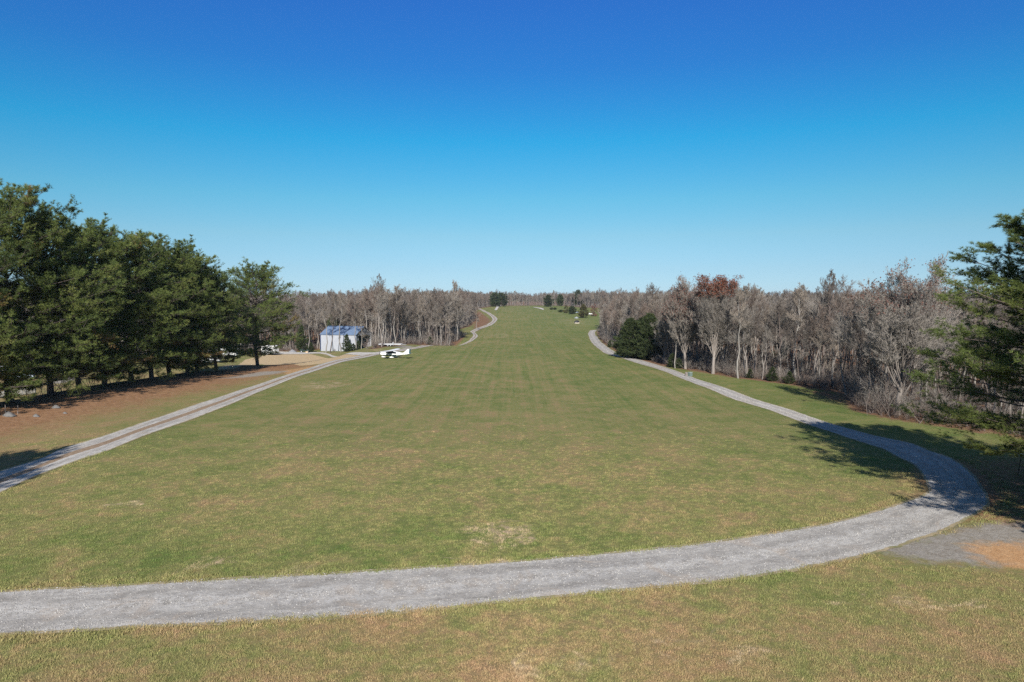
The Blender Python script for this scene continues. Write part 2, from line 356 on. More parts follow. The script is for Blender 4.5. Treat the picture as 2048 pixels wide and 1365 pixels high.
# ------------------------------------------------------------------ ground, roads
def grow(a, b, step, grow_to, ratio):
    mid = list(np.arange(a, b + 1e-6, step)); s = step; lo, hi = [], []
    x = b
    while x < grow_to[1]: s *= ratio; x += s; hi.append(x)
    s = step; x = a
    while x > grow_to[0]: s *= ratio; x -= s; lo.append(x)
    return np.array(lo[::-1] + mid + hi)
def poly_mask(pix_poly, x, y, soft):
    P = [pix(*p) for p in pix_poly]; d = dist(P + [P[0]], x, y); s = np.where(inside(P, x, y), d, -d)
    return np.clip(0.5 + s / (2 * soft), 0, 1)
def build_ground():
    xs = grow(-95, 70, 1.0, (-7000, 7000), 1.06); ys = grow(8, 330, 1.0, (-3000, 334), 1.04); ys = np.concatenate([ys, ys[-1] + np.arange(4, 640, 4.0)]); st_ = 4.0
    while ys[-1] < 9000: st_ *= 1.06; ys = np.append(ys, ys[-1] + st_)
    X, Y = np.meshgrid(xs, ys); Z = H(X, Y); nx = len(xs); global GX, GY; GX, GY = xs, ys
    i = np.arange(len(ys) - 1)[:, None] * nx; j = np.arange(nx - 1)[None, :]
    F = np.stack([i + j, i + j + 1, i + nx + j + 1, i + nx + j], -1).reshape(-1, 4)
    mb = MB(); mb.add(np.stack([X, Y, Z], -1), F); o = obj('ground', mb, ground_material(), smooth=True)
    x, y = X.ravel(), Y.ravel(); me = o.data
    rx = rowx(y)
    needles = sstep(rx - 4, rx + 1, x) * sstep(rx + 22, rx + 5, x) * sstep(58, 72, y) * sstep(172, 150, y)
    needles = np.maximum(needles, 0.95 * sstep(17, 7, np.hypot((x - 43) * 0.9, (y - 44) * 0.7)))
    litter = np.zeros_like(x)
    for poly, edge in ((RIGHT_POLY, RIGHT_EDGE), (LEFT_POLY, LEFT_EDGE), (FAR_POLY, FAR_EDGE)):
        d = dist(edge, x, y); s = np.where(inside(poly, x, y), d, -d); litter = np.maximum(litter, np.clip(0.5 + (s + 1.2) / 5.0, 0, 1))
    litter = np.maximum(litter, 0.62 * poly_mask([(1560, 770), (1700, 788), (1745, 828), (1640, 800)], x, y, 3))
    litter = np.maximum(litter, 0.75 * poly_mask([(940, 668), (962, 662), (985, 645), (984, 640), (958, 620), (946, 630)], x, y, 4))
    sand = poly_mask([(415, 742), (490, 720), (545, 708.5), (620, 709), (735, 709.6), (700, 716), (640, 728), (600, 732), (520, 728), (470, 738)], x, y, 1.0)
    sand = np.maximum(sand, 0.45 * poly_mask([(600, 709), (760, 704), (790, 697), (735, 699), (640, 703.5), (600, 704)], x, y, 2))
    clay = poly_mask([(1880, 1094), (1985, 1080), (2300, 1083), (2300, 1180), (2048, 1140), (1950, 1122)], x, y, 2.0) * 1.05
    clay = np.maximum(clay, 0.55 * poly_mask([(560, 741), (640, 729), (720, 712), (735, 711), (650, 734), (570, 752)], x, y, 0.8))
    stones = poly_mask([(1740, 1098), (1880, 1066), (1960, 1050), (2300, 1040), (2300, 1090), (1990, 1085), (1915, 1094), (1990, 1128), (1850, 1122)], x, y, 2.6) * 1.02
    stones = np.maximum(stones, poly_mask([(95, 765), (155, 748), (160, 757), (120, 768)], x, y, 1.5))
    stones = np.maximum(stones, 0.8 * poly_mask([(785, 694), (800, 690.5), (830, 693), (815, 697)], x, y, 1.5))
    stones = np.maximum(stones, 0.7 * poly_mask([(420, 758), (520, 743), (590, 741), (560, 748), (470, 758)], x, y, 1.5))
    dry = 0.5 * poly_mask([(1100, 641), (1130, 637), (1190, 640), (1195, 652), (1110, 648)], x, y, 8)
    for cx, cy, w_, h_, k in ((1020, 1065, 70, 22, 1), (450, 1130, 60, 16, .9), (600, 1135, 40, 12, .8), (930, 1120, 60, 10, .9), (990, 672, 40, 6, .45), (215, 1168, 30, 8, .9),
                              (650, 770, 60, 10, .6), (1480, 1290, 300, 40, .6), (1000, 1330, 300, 30, .6), (1850, 1200, 220, 30, .5), (300, 1010, 90, 12, .6)):
        P = [pix(cx + w_ * math.cos(a), cy + h_ * math.sin(a)) for a in np.linspace(0, 2 * math.pi, 12, endpoint=False)]
        d = dist(P + [P[0]], x, y); s = np.where(inside(P, x, y), d, -d); dry = np.maximum(dry, k * np.clip(0.5 + s / 4, 0, 1))
    lush = 0.5 + 0.2 * sstep(48, 60, y) * sstep(0, 28, x) * sstep(48, 40, x) + 0.10 * sstep(120, 200, y) * (x > -40) + 0.35 * sstep(40, 46, x) * sstep(60, 75, y) \
        - 0.42 * sstep(38, 29, y) - 0.10 * sstep(95, 60, y) - 0.45 * sstep(-41, -47, x) * sstep(170, 140, y) * sstep(40, 55, y) + 0.45 * gauss(x, y, -16, 41, 22, 5) + 0.4 * gauss(x, y, -30, 27, 16, 3) - 0.15 * gauss(x, y, 10, 75, 40, 30)
    mown = sstep(-38, -30, x) * sstep(36, 30, x) * sstep(45, 110, y)
    for nm, a in (('needles', needles), ('litter', litter), ('sand', sand), ('clay', clay), ('stones', stones), ('dry', dry), ('lush', lush), ('mown', mown)):
        at_ = me.attributes.new(nm, 'FLOAT', 'POINT'); at_.data.foreach_set('value', a.astype(np.float32))
    tag(o, None, None, kind='structure')
build_ground()
GRAVEL = gravel_material('loose_gravel'); LANE_M = gravel_material('twin_track_gravel', True, 1.12); PALE_GRAVEL = gravel_material('pale_gravel', False, 1.35)
road('gravel_road', DRIVE, GRAVEL, 0.10, seed=3, across=14)
road('gravel_lane', LANE, LANE_M, 0.10, seed=4, lift=0.025)
road('gravel_path', FARL, PALE_GRAVEL, 0.2, 0.05, seed=5)
road('gravel_path', FARR, PALE_GRAVEL, 0.2, 0.05, seed=6)
road('gravel_spur', SPUR, PALE_GRAVEL, 0.2, 0.03, seed=7)

# ------------------------------------------------------------------ plants: materials
def bark(name, a, b_, scale=3.0, spread=0.35):
    m, nt, b = new_mat(name, 0.95); c = objco(nt)
    n = noise(nt, c, scale, 6, 0.65, 0.0, (1, 1, 0.25))
    col = ramp(nt, n, [(0.3, a), (0.7, b_)])
    k = mth(nt, 'ADD', 1 - spread / 2, mth(nt, 'MULTIPLY', rnd(nt), spread))
    col = mixc(nt, 1.0, col, col); mx = nt.nodes.new('ShaderNodeVectorMath'); mx.operation = 'SCALE'
    nt.links.new(col, mx.inputs[0]); nt.links.new(k, mx.inputs['Scale']); nt.links.new(mx.outputs[0], b.inputs['Base Color'])
    return m
def foliage(name, stops, rspread=0.3, trans=0.25):
    m, nt, b = new_mat(name, 0.75); b.inputs['Specular IOR Level'].default_value = 0.25
    t = attr(nt, 'tint')
    col = ramp(nt, t, stops)
    mx = nt.nodes.new('ShaderNodeVectorMath'); mx.operation = 'SCALE'
    k = mth(nt, 'ADD', 1 - rspread / 2, mth(nt, 'MULTIPLY', rnd(nt), rspread))
    nt.links.new(col, mx.inputs[0]); nt.links.new(k, mx.inputs['Scale']); nt.links.new(mx.outputs[0], b.inputs['Base Color'])
    tr = nt.nodes.new('ShaderNodeBsdfTranslucent'); nt.links.new(mx.outputs[0], tr.inputs['Color'])
    ms = nt.nodes.new('ShaderNodeMixShader'); ms.inputs[0].default_value = trans
    nt.links.new(b.outputs[0], ms.inputs[1]); nt.links.new(tr.outputs[0], ms.inputs[2])
    nt.links.new(ms.outputs[0], nt.nodes['Material Output'].inputs['Surface'])
    return m
BARK_PALE = bark('pale_bark', (0.165, 0.152, 0.136), (0.285, 0.264, 0.238))
BARK_GREY = bark('grey_bark', (0.13, 0.112, 0.10), (0.27, 0.24, 0.215))
BARK_DARK = bark('brown_bark', (0.07, 0.055, 0.048), (0.16, 0.13, 0.115))
TWIG = bark('twigs', (0.150, 0.134, 0.116), (0.255, 0.230, 0.202), 0.6, 0.5)
TWIG_TAN = bark('tan_twigs', (0.160, 0.134, 0.108), (0.27, 0.228, 0.188), 0.6, 0.5)
TWIG_DARK = bark('dark_twigs', (0.095, 0.080, 0.068), (0.17, 0.145, 0.125), 0.6, 0.5)
TWIG_RED = bark('reddish_twigs', (0.125, 0.094, 0.076), (0.215, 0.168, 0.140), 0.6, 0.5)
PINE_BARK = bark('pine_bark', (0.050, 0.040, 0.036), (0.13, 0.105, 0.092))
NEEDLES = foliage('pine_needles', [(0.0, (0.060, 0.090, 0.034)), (0.45, (0.170, 0.218, 0.060)), (0.8, (0.262, 0.272, 0.085)), (0.93, (0.27, 0.200, 0.075)), (1.0, (0.29, 0.170, 0.080))], 0.25, 0.4)
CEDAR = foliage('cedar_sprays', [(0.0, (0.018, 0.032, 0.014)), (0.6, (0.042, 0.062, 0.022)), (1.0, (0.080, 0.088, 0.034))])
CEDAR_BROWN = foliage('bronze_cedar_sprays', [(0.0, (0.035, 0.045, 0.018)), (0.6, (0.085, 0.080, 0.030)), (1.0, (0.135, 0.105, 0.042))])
RUST = foliage('rust_leaves', [(0.0, (0.105, 0.043, 0.030)), (0.6, (0.185, 0.072, 0.045)), (1.0, (0.25, 0.105, 0.064))])
DULL_RUST = foliage('dull_rust_leaves', [(0.0, (0.13, 0.075, 0.060)), (1.0, (0.24, 0.125, 0.095))])

# ------------------------------------------------------------------ plants: growth
def unit(v): return v / (np.linalg.norm(v, axis=-1, keepdims=True) + 1e-9)
def grow_branches(rng, S, D, L, m=5, up=0.15, wob=0.06):
    n = len(S); t = np.linspace(0, 1, m)[None, :, None]
    P = S[:, None, :] + D[:, None, :] * t * L[:, None, None]
    P = P + np.array([0, 0, 1.0]) * (t ** 2) * (np.asarray(up) * L)[:, None, None]
    w = np.cumsum(rng.normal(0, 1, (n, m, 3)), 1) * wob * L[:, None, None] / m; w -= w[:, :1]
    return P + w
def spawn(rng, P, L, n, t0, t1, ang, ratio, upb=0.0, taper=0.55, angs=0.2, flat=1.0):
    k = len(P); m = P.shape[1]
    t = rng.uniform(t0, t1, (k, n)); f = t * (m - 1); i = np.minimum(f.astype(int), m - 2); fr = (f - i)[..., None]
    r = np.arange(k)[:, None]; A = P[r, i]; B = P[r, i + 1]
    S = A * (1 - fr) + B * fr; T = unit(B - A)
    Q = rng.normal(0, 1, T.shape); Q[..., 2] *= flat; Q -= T * (Q * T).sum(-1, keepdims=True); Q = unit(Q)
    a = ang + rng.normal(0, angs, t.shape)
    D = T * np.cos(a)[..., None] + Q * np.sin(a)[..., None]; D[..., 2] += upb; D = unit(D)
    Ln = L[:, None] * ratio * (1 - taper * t) * rng.uniform(0.65, 1.25, t.shape)
    return S.reshape(-1, 3), D.reshape(-1, 3), Ln.reshape(-1), t.reshape(-1), np.repeat(np.arange(k), n)
def ribbons(mb, rng, S, D, L, w, mat=0):
    n = len(S); Wd = unit(np.cross(D, rng.normal(0, 1, (n, 3)))) * (np.asarray(w) * np.ones(n))[:, None] * 0.5
    mb.tris(S, D * L[:, None], Wd, mat)
def bare_tree(seed, Ht, spread, base=0.35, limbs=24, lean=0.03, open_=False, leaves=0.0, leaf_top=0.0, twigs=8, r=0.012, tw=0.017):
    rng = np.random.default_rng(seed); tr, cr, lf = MB(), MB(), MB()
    m = 11; z = np.linspace(0, 1, m)
    if not open_:
        wob = np.cumsum(rng.normal(0, 0.012, (m, 2)), 0) * Ht; wob -= wob[0]
        P = np.zeros((1, m, 3)); P[0, :, 2] = z * Ht * 0.97; P[0, :, :2] = wob + z[:, None] * rng.normal(0, 1, 2) * lean * Ht
        tr.tubes(P, np.array([Ht * r]), np.array([0.02]), 7, 0, 0.85)
        n = limbs; u = np.sort(rng.uniform(base, 0.97, n)); az = rng.uniform(0, 2 * np.pi, n)
        el = np.interp(u, [base, 0.7, 1], [0.45, 0.75, 1.15]) + rng.normal(0, 0.15, n)
        L = spread * Ht * np.interp(u, [base, base + 0.2, 0.75, 1.0], [0.65, 1.0, 0.8, 0.28]) * rng.uniform(0.6, 1.3, n)
        f = u * (m - 1); i = np.minimum(f.astype(int), m - 2); S = P[0, i] * (1 - (f - i))[:, None] + P[0, i + 1] * (f - i)[:, None]
        D = np.stack([np.cos(az) * np.cos(el), np.sin(az) * np.cos(el), np.sin(el)], 1)
        r1 = np.maximum(0.022, Ht * r * (1 - u) * 0.55 + 0.012)
    else:
        fk = 0.24; P = np.zeros((1, m, 3)); P[0, :, 2] = z * Ht * fk; P[0, :, 0] = z ** 2 * lean * Ht
        tr.tubes(P, np.array([Ht * r * 1.9]), np.array([Ht * r * 1.3]), 8)
        n0 = 24; az = np.arange(n0) * 2.399 + rng.normal(0, 0.2, n0); th = np.radians(np.linspace(6, 82, n0) ** 1.0)
        S = np.repeat(P[0, -1:], n0, 0) - np.array([0, 0, 1.0]) * rng.uniform(0, 0.10, n0)[:, None] * Ht
        E = np.stack([spread * 1.25 * Ht * np.sin(th) * np.cos(az), spread * 1.25 * Ht * np.sin(th) * np.sin(az), Ht * (0.46 + 0.42 * np.cos(th))], 1) * rng.uniform(0.93, 1.05, (n0, 1))
        E[:, :2] += P[0, -1, :2]; L = np.linalg.norm(E - S, axis=1); D = unit(E - S); Q = grow_branches(rng, S, D, L, 9, 0.03, 0.10)
        tr.tubes(Q, np.full(n0, Ht * r * 0.50), np.full(n0, 0.03), 6)
        S, D, L, t, pi_ = spawn(rng, Q, L, max(4, limbs // 9), 0.30, 1.0, 0.60, 0.30, 0.10, 0.25); u = t
        r1 = np.maximum(0.025, Ht * r * 0.38 * (1 - t))
    up1 = 0.18
    B1 = grow_branches(rng, S, D, L, 6, up1, 0.16); tr.tubes(B1, r1, np.full(len(B1), 0.012), 4)
    S, D, L2, t, pi_ = spawn(rng, B1, L, 11, 0.2, 0.98, 0.7, 0.52, 0.18)
    B2 = grow_branches(rng, S, D, L2, 4, 0.15, 0.14); cr.tubes(B2, np.maximum(0.014, r1[pi_] * 0.5 * (1 - 0.6 * t)), np.full(len(B2), 0.007), 3)
    S, D, L3, t, _ = spawn(rng, B2, L2, twigs, 0.15, 1.0, 0.6, 0.55, 0.18)
    B3 = grow_branches(rng, S, D, L3, 3, 0.1, 0.1)
    ribbons(cr, rng, S, D, L3, tw * 1.4)
    S4, D4, L4, t, _ = spawn(rng, B3, L3, 6, 0.2, 1.0, 0.6, 0.6, 0.15, 0.4)
    L4 = np.clip(L4, 0.18, 0.7); ribbons(cr, rng, S4, D4, L4, tw)
    if leaves > 0:
        tip = S4 + D4 * L4[:, None]; zz = tip[:, 2] / Ht
        keep = rng.uniform(0, 1, len(tip)) < leaves * (sstep(leaf_top, leaf_top + 0.18, zz) if leaf_top else 1.0)
        T = np.repeat(tip[keep], 2, 0) + rng.normal(0, 0.28, (2 * keep.sum(), 3)); k = len(T)
        A = unit(rng.normal(0, 1, (k, 3))); B = unit(np.cross(A, rng.normal(0, 1, (k, 3))))
        lf.quads(T, A * 0.085, B * 0.06, 0, rng.uniform(0, 1, k))
    return tr, cr, lf
def shrub(seed, Ht, n=14, sp=0.5):
    rng = np.random.default_rng(seed); st, tw = MB(), MB()
    az = rng.uniform(0, 6.283, n); el = rng.uniform(0.6, 1.4, n); S = rng.normal(0, 0.12 * Ht, (n, 3)); S[:, 2] = -0.05
    D = np.stack([np.cos(az) * np.cos(el), np.sin(az) * np.cos(el), np.sin(el)], 1); L = Ht * rng.uniform(0.6, 1.05, n)
    B1 = grow_branches(rng, S, D, L, 5, 0.05, 0.15); st.tubes(B1, np.full(n, 0.03), np.full(n, 0.008), 3)
    S, D, L2, t, _ = spawn(rng, B1, L, 8, 0.2, 1, 0.7, 0.5, 0.15); B2 = grow_branches(rng, S, D, L2, 3, 0.1, 0.1)
    ribbons(tw, rng, S, D, L2, 0.022)
    S, D, L3, t, _ = spawn(rng, B2, L2, 6, 0.2, 1, 0.7, 0.55, 0.1, 0.3); ribbons(tw, rng, S, D, np.clip(L3, 0.12, 0.6), 0.016)
    return st, tw
def pine(seed, Ht=25.0, Rm=7.2, base=0.085, limbs=108, nb=18, ns=6, needle=0.32, nw=0.036, per=12, brown=0.06, round_=True):
    rng = np.random.default_rng(seed); tr, cr = MB(), MB(); m = 12; z = np.linspace(0, 1, m)
    wob = np.cumsum(rng.normal(0, 0.006, (m, 2)), 0) * Ht; wob -= wob[0]
    P = np.zeros((1, m, 3)); P[0, :, 2] = z * Ht * 0.96 - 0.1; P[0, :, :2] = wob
    tr.tubes(P, np.array([0.38 * Ht / 25]), np.array([0.05]), 9, 0, 0.9)
    u = base + (0.97 - base) * (np.arange(limbs) + rng.uniform(0, 1, limbs)) / limbs
    u = u + 0.012 * np.sin(u * 60); az = np.arange(limbs) * 2.399 + rng.normal(0, 0.5, limbs)
    prof = np.interp(u, [base, base + 0.12, 0.45, 0.65, 0.82, 0.93, 1.0], [0.85, 1.0, 1.0, 0.95, 0.80, 0.60, 0.34] if round_ else [0.7, 1.0, 0.97, 0.86, 0.64, 0.44, 0.2])
    L = Rm * prof * rng.uniform(0.62, 1.18, limbs); el = np.interp(u, [base, 0.25, 0.45, 0.8, 1.0], [-0.17, -0.04, 0.12, 0.5, 1.0]) + rng.normal(0, 0.1, limbs)
    f = u / 0.96 * (m - 1); i = np.clip(f.astype(int), 0, m - 2); S = P[0, i] * (1 - (f - i))[:, None] + P[0, i + 1] * (f - i)[:, None]
    D = np.stack([np.cos(az) * np.cos(el), np.sin(az) * np.cos(el), np.sin(el)], 1)
    B1 = grow_branches(rng, S, D, L, 7, 0.16, 0.16); tr.tubes(B1, 0.03 + 0.011 * L, np.full(limbs, 0.012), 5)
    dead = rng.uniform(0, 1, limbs) < brown * np.interp(u, [base, 0.5, 1], [2.2, 0.8, 0.3])
    ltint = np.clip(rng.normal(0.42, 0.13, limbs) - 0.1 * (u - 0.5), 0.05, 0.85); ltint[dead] = 0.95
    S, D, L2, t, p1 = spawn(rng, B1, L, nb, 0.26, 1.0, 0.78, 0.33, 0.08, 0.45, 0.25, 0.22); L2 = np.clip(L2, 0.35, 2.4)
    B2 = grow_branches(rng, S, D, L2, 4, 0.15, 0.12); tr.tubes(B2, np.full(len(B2), 0.022), np.full(len(B2), 0.008), 3)
    S, D, L3, t, p2 = spawn(rng, B2, L2, ns, 0.25, 1.0, 0.7, 0.42, 0.35, 0.3, 0.25, 0.5); L3 = np.clip(L3, 0.12, 0.7)
    ti = ltint[p1[p2]] + rng.normal(0, 0.08, len(S))
    C = S + D * L3[:, None]                                     # tuft centres
    C = np.concatenate([C, S + D * L3[:, None] * 0.35]); D = np.concatenate([D, D]); ti = np.concatenate([ti, ti - 0.06])
    k = len(C); d = unit(D[:, None, :] * 0.75 + rng.normal(0, 0.62, (k, per, 3)) + np.array([0, 0, 0.18]))
    Ln = needle * rng.uniform(0.7, 1.2, (k, per, 1)); Wd = unit(np.cross(d, rng.normal(0, 1, d.shape))) * nw * 0.5
    cr.tris(np.repeat(C, per, 0), (d * Ln).reshape(-1, 3), Wd.reshape(-1, 3), 0, np.clip(np.repeat(ti, per) + rng.normal(0, 0.05, k * per), 0, 1))
    return tr, cr
def cedar(seed, Ht, Rm, n=6000, shape='cone', lumps=9):
    rng = np.random.default_rng(seed); tr, cr = MB(), MB()
    P = np.zeros((1, 5, 3)); P[0, :, 2] = np.linspace(-0.1, 0.9, 5) * Ht; tr.tubes(P, np.array([0.03 * Rm + 0.06]), np.array([0.03]), 7)
    nb = max(60, n // 28); ub = rng.uniform(0.0, 1.0, nb) ** (1.25 if shape == 'cone' else 1.0); azb = rng.uniform(0, 6.283, nb)
    profb = np.interp(ub, [0, 0.08, 0.3, 0.6, 0.85, 1], [0.55, 0.88, 1.0, 0.72, 0.36, 0.05] if shape == 'cone' else [0.7, 0.95, 1, 0.9, 0.62, 0.12] if shape == 'round' else [0.75, 1.0, 0.97, 0.78, 0.5, 0.08])
    ph = rng.uniform(0, 6.28, 6); lump = 1 + 0.20 * np.sin(lumps * azb * 0.34 + ph[0] + 5 * ub) * np.sin(ub * lumps + ph[1]) + 0.10 * np.sin(5 * azb + ph[2] + 11 * ub)
    reach = lump * np.clip(rng.normal(1.0, 0.16, nb), 0.6, 1.45); bi = rng.integers(0, nb, n); t = rng.uniform(0.30, 1.0, n) ** 0.7
    az = azb[bi] + rng.normal(0, 0.10, n); rr = Rm * profb[bi] * reach[bi] * t; w_ = 0.11 * Rm * (1.15 - t) + 0.06
    C = np.stack([rr * np.cos(az), rr * np.sin(az), (0.03 + 0.95 * ub[bi]) * Ht + 0.22 * Rm * t * t + 0.12 * Rm * (reach[bi] - 1)], 1) + rng.normal(0, 1, (n, 3)) * w_[:, None]
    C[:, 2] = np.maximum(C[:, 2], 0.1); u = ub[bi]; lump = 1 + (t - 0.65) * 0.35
    out = np.stack([np.cos(az), np.sin(az), np.full(n, 0.75)], 1)
    per = 7; d = unit(out[:, None, :] * 0.7 + rng.normal(0, 0.55, (n, per, 3))); s_ = 0.07 * Rm + 0.16
    Ln = s_ * rng.uniform(0.6, 1.3, (n, per, 1)); Wd = unit(np.cross(d, rng.normal(0, 1, d.shape))) * s_ * 0.13
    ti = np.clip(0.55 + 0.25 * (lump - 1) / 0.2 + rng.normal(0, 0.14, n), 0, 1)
    cr.tris(np.repeat(C, per, 0), (d * Ln).reshape(-1, 3), Wd.reshape(-1, 3), 0, np.repeat(ti, per))
    # a few limbs
    k = 40; i = rng.integers(0, n, k); S = C[i] * np.array([0.0, 0, 1]); S[:, 2] *= 0.85
    tr.tubes(np.stack([S, (S + C[i]) / 2, C[i]], 1), np.full(k, 0.02 + 0.008 * Rm), np.full(k, 0.01), 4)
    return tr, cr

# ------------------------------------------------------------------ bare woods
VAR = []   # (trunk mesh, crown mesh, leaf mesh or None, height, look)
for sd_, Ht, sp, base, limbs, bk, tw, look in (
        (11, 17.0, 0.20, 0.30, 26, BARK_GREY, TWIG, 'slender grey leafless tree'), (12, 18.0, 0.17, 0.42, 24, BARK_PALE, TWIG_TAN, 'tall pale-trunked leafless tree'),
        (13, 15.5, 0.24, 0.26, 26, BARK_GREY, TWIG, 'bushy-crowned grey leafless tree'), (14, 16.5, 0.21, 0.34, 26, BARK_DARK, TWIG_DARK, 'dark leafless tree with dark twigs'),
        (15, 17.5, 0.22, 0.36, 28, BARK_GREY, TWIG_RED, 'grey leafless tree, reddish twigs,'), (16, 14.0, 0.22, 0.22, 24, BARK_PALE, TWIG_TAN, 'short low-branched pale leafless tree'),
        (17, 18.5, 0.16, 0.48, 22, BARK_DARK, TWIG_DARK, 'tall straight dark leafless tree'), (18, 16.0, 0.26, 0.30, 26, BARK_GREY, TWIG, 'broad steep-limbed leafless tree')):
    t_, c_, _ = bare_tree(sd_, Ht, sp, min(0.58, base + 0.13), limbs)
    VAR.append((t_.mesh('trunk', [bk], True), c_.mesh('crown', [tw]), Ht, look))
SRC = []
def source(meshes, cname):
    c = bpy.data.collections.new(cname)
    for nm, me in meshes:
        o = bpy.data.objects.new(nm, me); c.objects.link(o)
    return c
WOODSRC = bpy.data.collections.new('wood_sources')
for t_, c_, _, _ in VAR: WOODSRC.children.link(source((('wood_trunk', t_), ('wood_crown', c_)), 'wood_source'))
def scatter(name, src, pts, rot, scl, idx, label_kind='stuff'):
    me = bpy.data.meshes.new(name); n = len(pts); me.vertices.add(n); me.vertices.foreach_set('co', np.asarray(pts, np.float32).ravel())
    for nm, ty, a, key in (('rot', 'FLOAT_VECTOR', rot, 'vector'), ('scl', 'FLOAT', scl, 'value'), ('idx', 'INT', idx, 'value')):
        at_ = me.attributes.new(nm, ty, 'POINT'); at_.data.foreach_set(key, np.asarray(a, np.int32 if ty == 'INT' else np.float32).ravel())
    o = link(bpy.data.objects.new(name, me)); ng = bpy.data.node_groups.new(name, 'GeometryNodeTree')
    ng.interface.new_socket('Geometry', in_out='INPUT', socket_type='NodeSocketGeometry'); ng.interface.new_socket('Geometry', in_out='OUTPUT', socket_type='NodeSocketGeometry')
    gi = ng.nodes.new('NodeGroupInput'); go = ng.nodes.new('NodeGroupOutput'); ip = ng.nodes.new('GeometryNodeInstanceOnPoints')
    ci = ng.nodes.new('GeometryNodeCollectionInfo'); ci.inputs['Collection'].default_value = src
    ci.inputs['Separate Children'].default_value = True; ci.inputs['Reset Children'].default_value = True
    ip.inputs['Pick Instance'].default_value = True
    def na(nm, ty):
        a = ng.nodes.new('GeometryNodeInputNamedAttribute'); a.data_type = ty; a.inputs['Name'].default_value = nm; return a.outputs['Attribute']
    L = ng.links
    L.new(gi.outputs[0], ip.inputs['Points']); L.new(ci.outputs[0], ip.inputs['Instance']); L.new(na('idx', 'INT'), ip.inputs['Instance Index'])
    L.new(na('rot', 'FLOAT_VECTOR'), ip.inputs['Rotation']); L.new(na('scl', 'FLOAT'), ip.inputs['Scale']); L.new(ip.outputs[0], go.inputs[0])
    o.modifiers.new('scatter', 'NODES').node_group = ng
    o['kind'] = 'stuff'; return o
def sample(rng, poly, edge, bands, x0, x1, y0, y1):
    out = []
    for d0, d1, s_ in bands:
        gx, gy = np.meshgrid(np.arange(x0, x1, s_), np.arange(y0, y1, s_)); gx = (gx + rng.uniform(-.48, .48, gx.shape) * s_).ravel(); gy = (gy + rng.uniform(-.48, .48, gy.shape) * s_).ravel()
        k = inside(poly, gx, gy); gx, gy = gx[k], gy[k]
        d = dist(edge, gx, gy); k = (d >= d0) & (d < d1) & (np.abs(gx) < 0.86 * gy + 30); out.append(np.stack([gx[k], gy[k], d[k]], 1))
    return np.concatenate(out)
rng = np.random.default_rng(5)
PT = [sample(rng, RIGHT_POLY, RIGHT_EDGE, ((0.5, 12, 3.0), (12, 45, 4.0), (45, 110, 6.5), (110, 420, 15)), 20, 500, 50, 620),
      sample(rng, LEFT_POLY, LEFT_EDGE, ((0.5, 12, 3.2), (12, 50, 4.4), (50, 110, 7), (110, 420, 15)), -500, -10, 140, 730),
      sample(rng, FAR_POLY, FAR_EDGE, ((1, 40, 4.2), (40, 120, 9), (120, 500, 22)), -700, 700, 600, 1450)]
ROADPTS = ROADLINES
def clear_of_roads(x, y, m=4.0):
    d = np.full(np.shape(x), 1e9)
    for l in ROADPTS: d = np.minimum(d, dist(l, x, y))
    return d > m
GREEN_SPOTS = []   # filled below: keep-outs round evergreens and buildings in the woods (x, y, r)
KEEP = [(BARN[0], BARN[1], 10.5)] + [(pix(1276, 716)[0], pix(1276, 716)[1], 6), (*pix(1432, 750), 5), (*pix(1378, 741), 5), (*pix(1812, 836), 8.5)]
BREAK = 0
def stretch(px, side, y):
    if side == 0:
        return ('by the far road bend' if px < 1240 else 'behind the roadside cedar clump' if px < 1335 else 'below the rust-topped trees' if px < 1490
                else 'behind the right grass verge' if px < 1690 else 'around the broad rounded tree' if px < 1900 else 'behind the overhanging pine boughs')
    if side == 1:
        return ('behind the row of pines' if px < 590 else 'around the hangar' if px < 745 else 'behind the parked airplane' if px < 850 else 'left of the far airstrip')
    return 'beyond the airstrip end'
cand = []
for side, A in enumerate(PT):
    k = clear_of_roads(A[:, 0], A[:, 1])
    for kx, ky, kr in KEEP: k &= np.hypot(A[:, 0] - kx, A[:, 1] - ky) > kr
    A = A[k]
    for x, y, d in A: cand.append((x, y, d, side))
cand = np.array(cand)
px = 1024 + FPX * cand[:, 0] / cand[:, 1]
score = cand[:, 1] * (1 + cand[:, 2] / 10) + np.where((px < -20) | (px > 2065), 1e6, 0) + np.where((cand[:, 3] == 1) & (px < 560), 250, 0) + np.where((cand[:, 3] == 0) & (px > 1960), 120, 0)
order = np.argsort(score); solo = set(order[:270].tolist())
spts, srot, sscl, sidx = [], [], [], []; BIGXY = pix(1812, 836)
for i, (x, y, d, side) in enumerate(cand):
    v = int(rng.integers(0, 8)); sc = float(rng.uniform(0.72, 1.02)) * (1.14 if rng.uniform() < 0.09 else 1.0) * (0.92 if side == 0 else 1.08 if side == 1 else 1.0); rz = float(rng.uniform(0, 6.28)); z = hz(x, y)
    if side == 0 and math.hypot(x - BIGXY[0], y - BIGXY[1]) < 22: sc *= 0.84
    sc *= 1 + 0.10 * math.sin(x * 0.043 + y * 0.031) + 0.06 * math.sin(x * 0.11 + 2)
    if side == 0 and d < 5: sc *= float(rng.uniform(0.6, 1.0))
    if side == 1 and y > 300: sc *= 0.85
    if side == 1 and px[i] < 770: sc *= 1.16
    if i in solo:
        t_, c_, Ht, look = VAR[v]
        o = thing('bare_tree', f"{look} {'at the wood edge' if d < 6 else 'inside the wood'} {stretch(px[i], side, y)}", 'tree', (x, y, z - 0.1), rz, sc, 'leafless trees ' + stretch(px[i], side, y))
        link(bpy.data.objects.new('trunk', t_), o); link(bpy.data.objects.new('crown', c_), o)
    else:
        spts.append((x, y, z - 0.1)); srot.append((0, 0, rz)); sscl.append(sc); sidx.append(v)
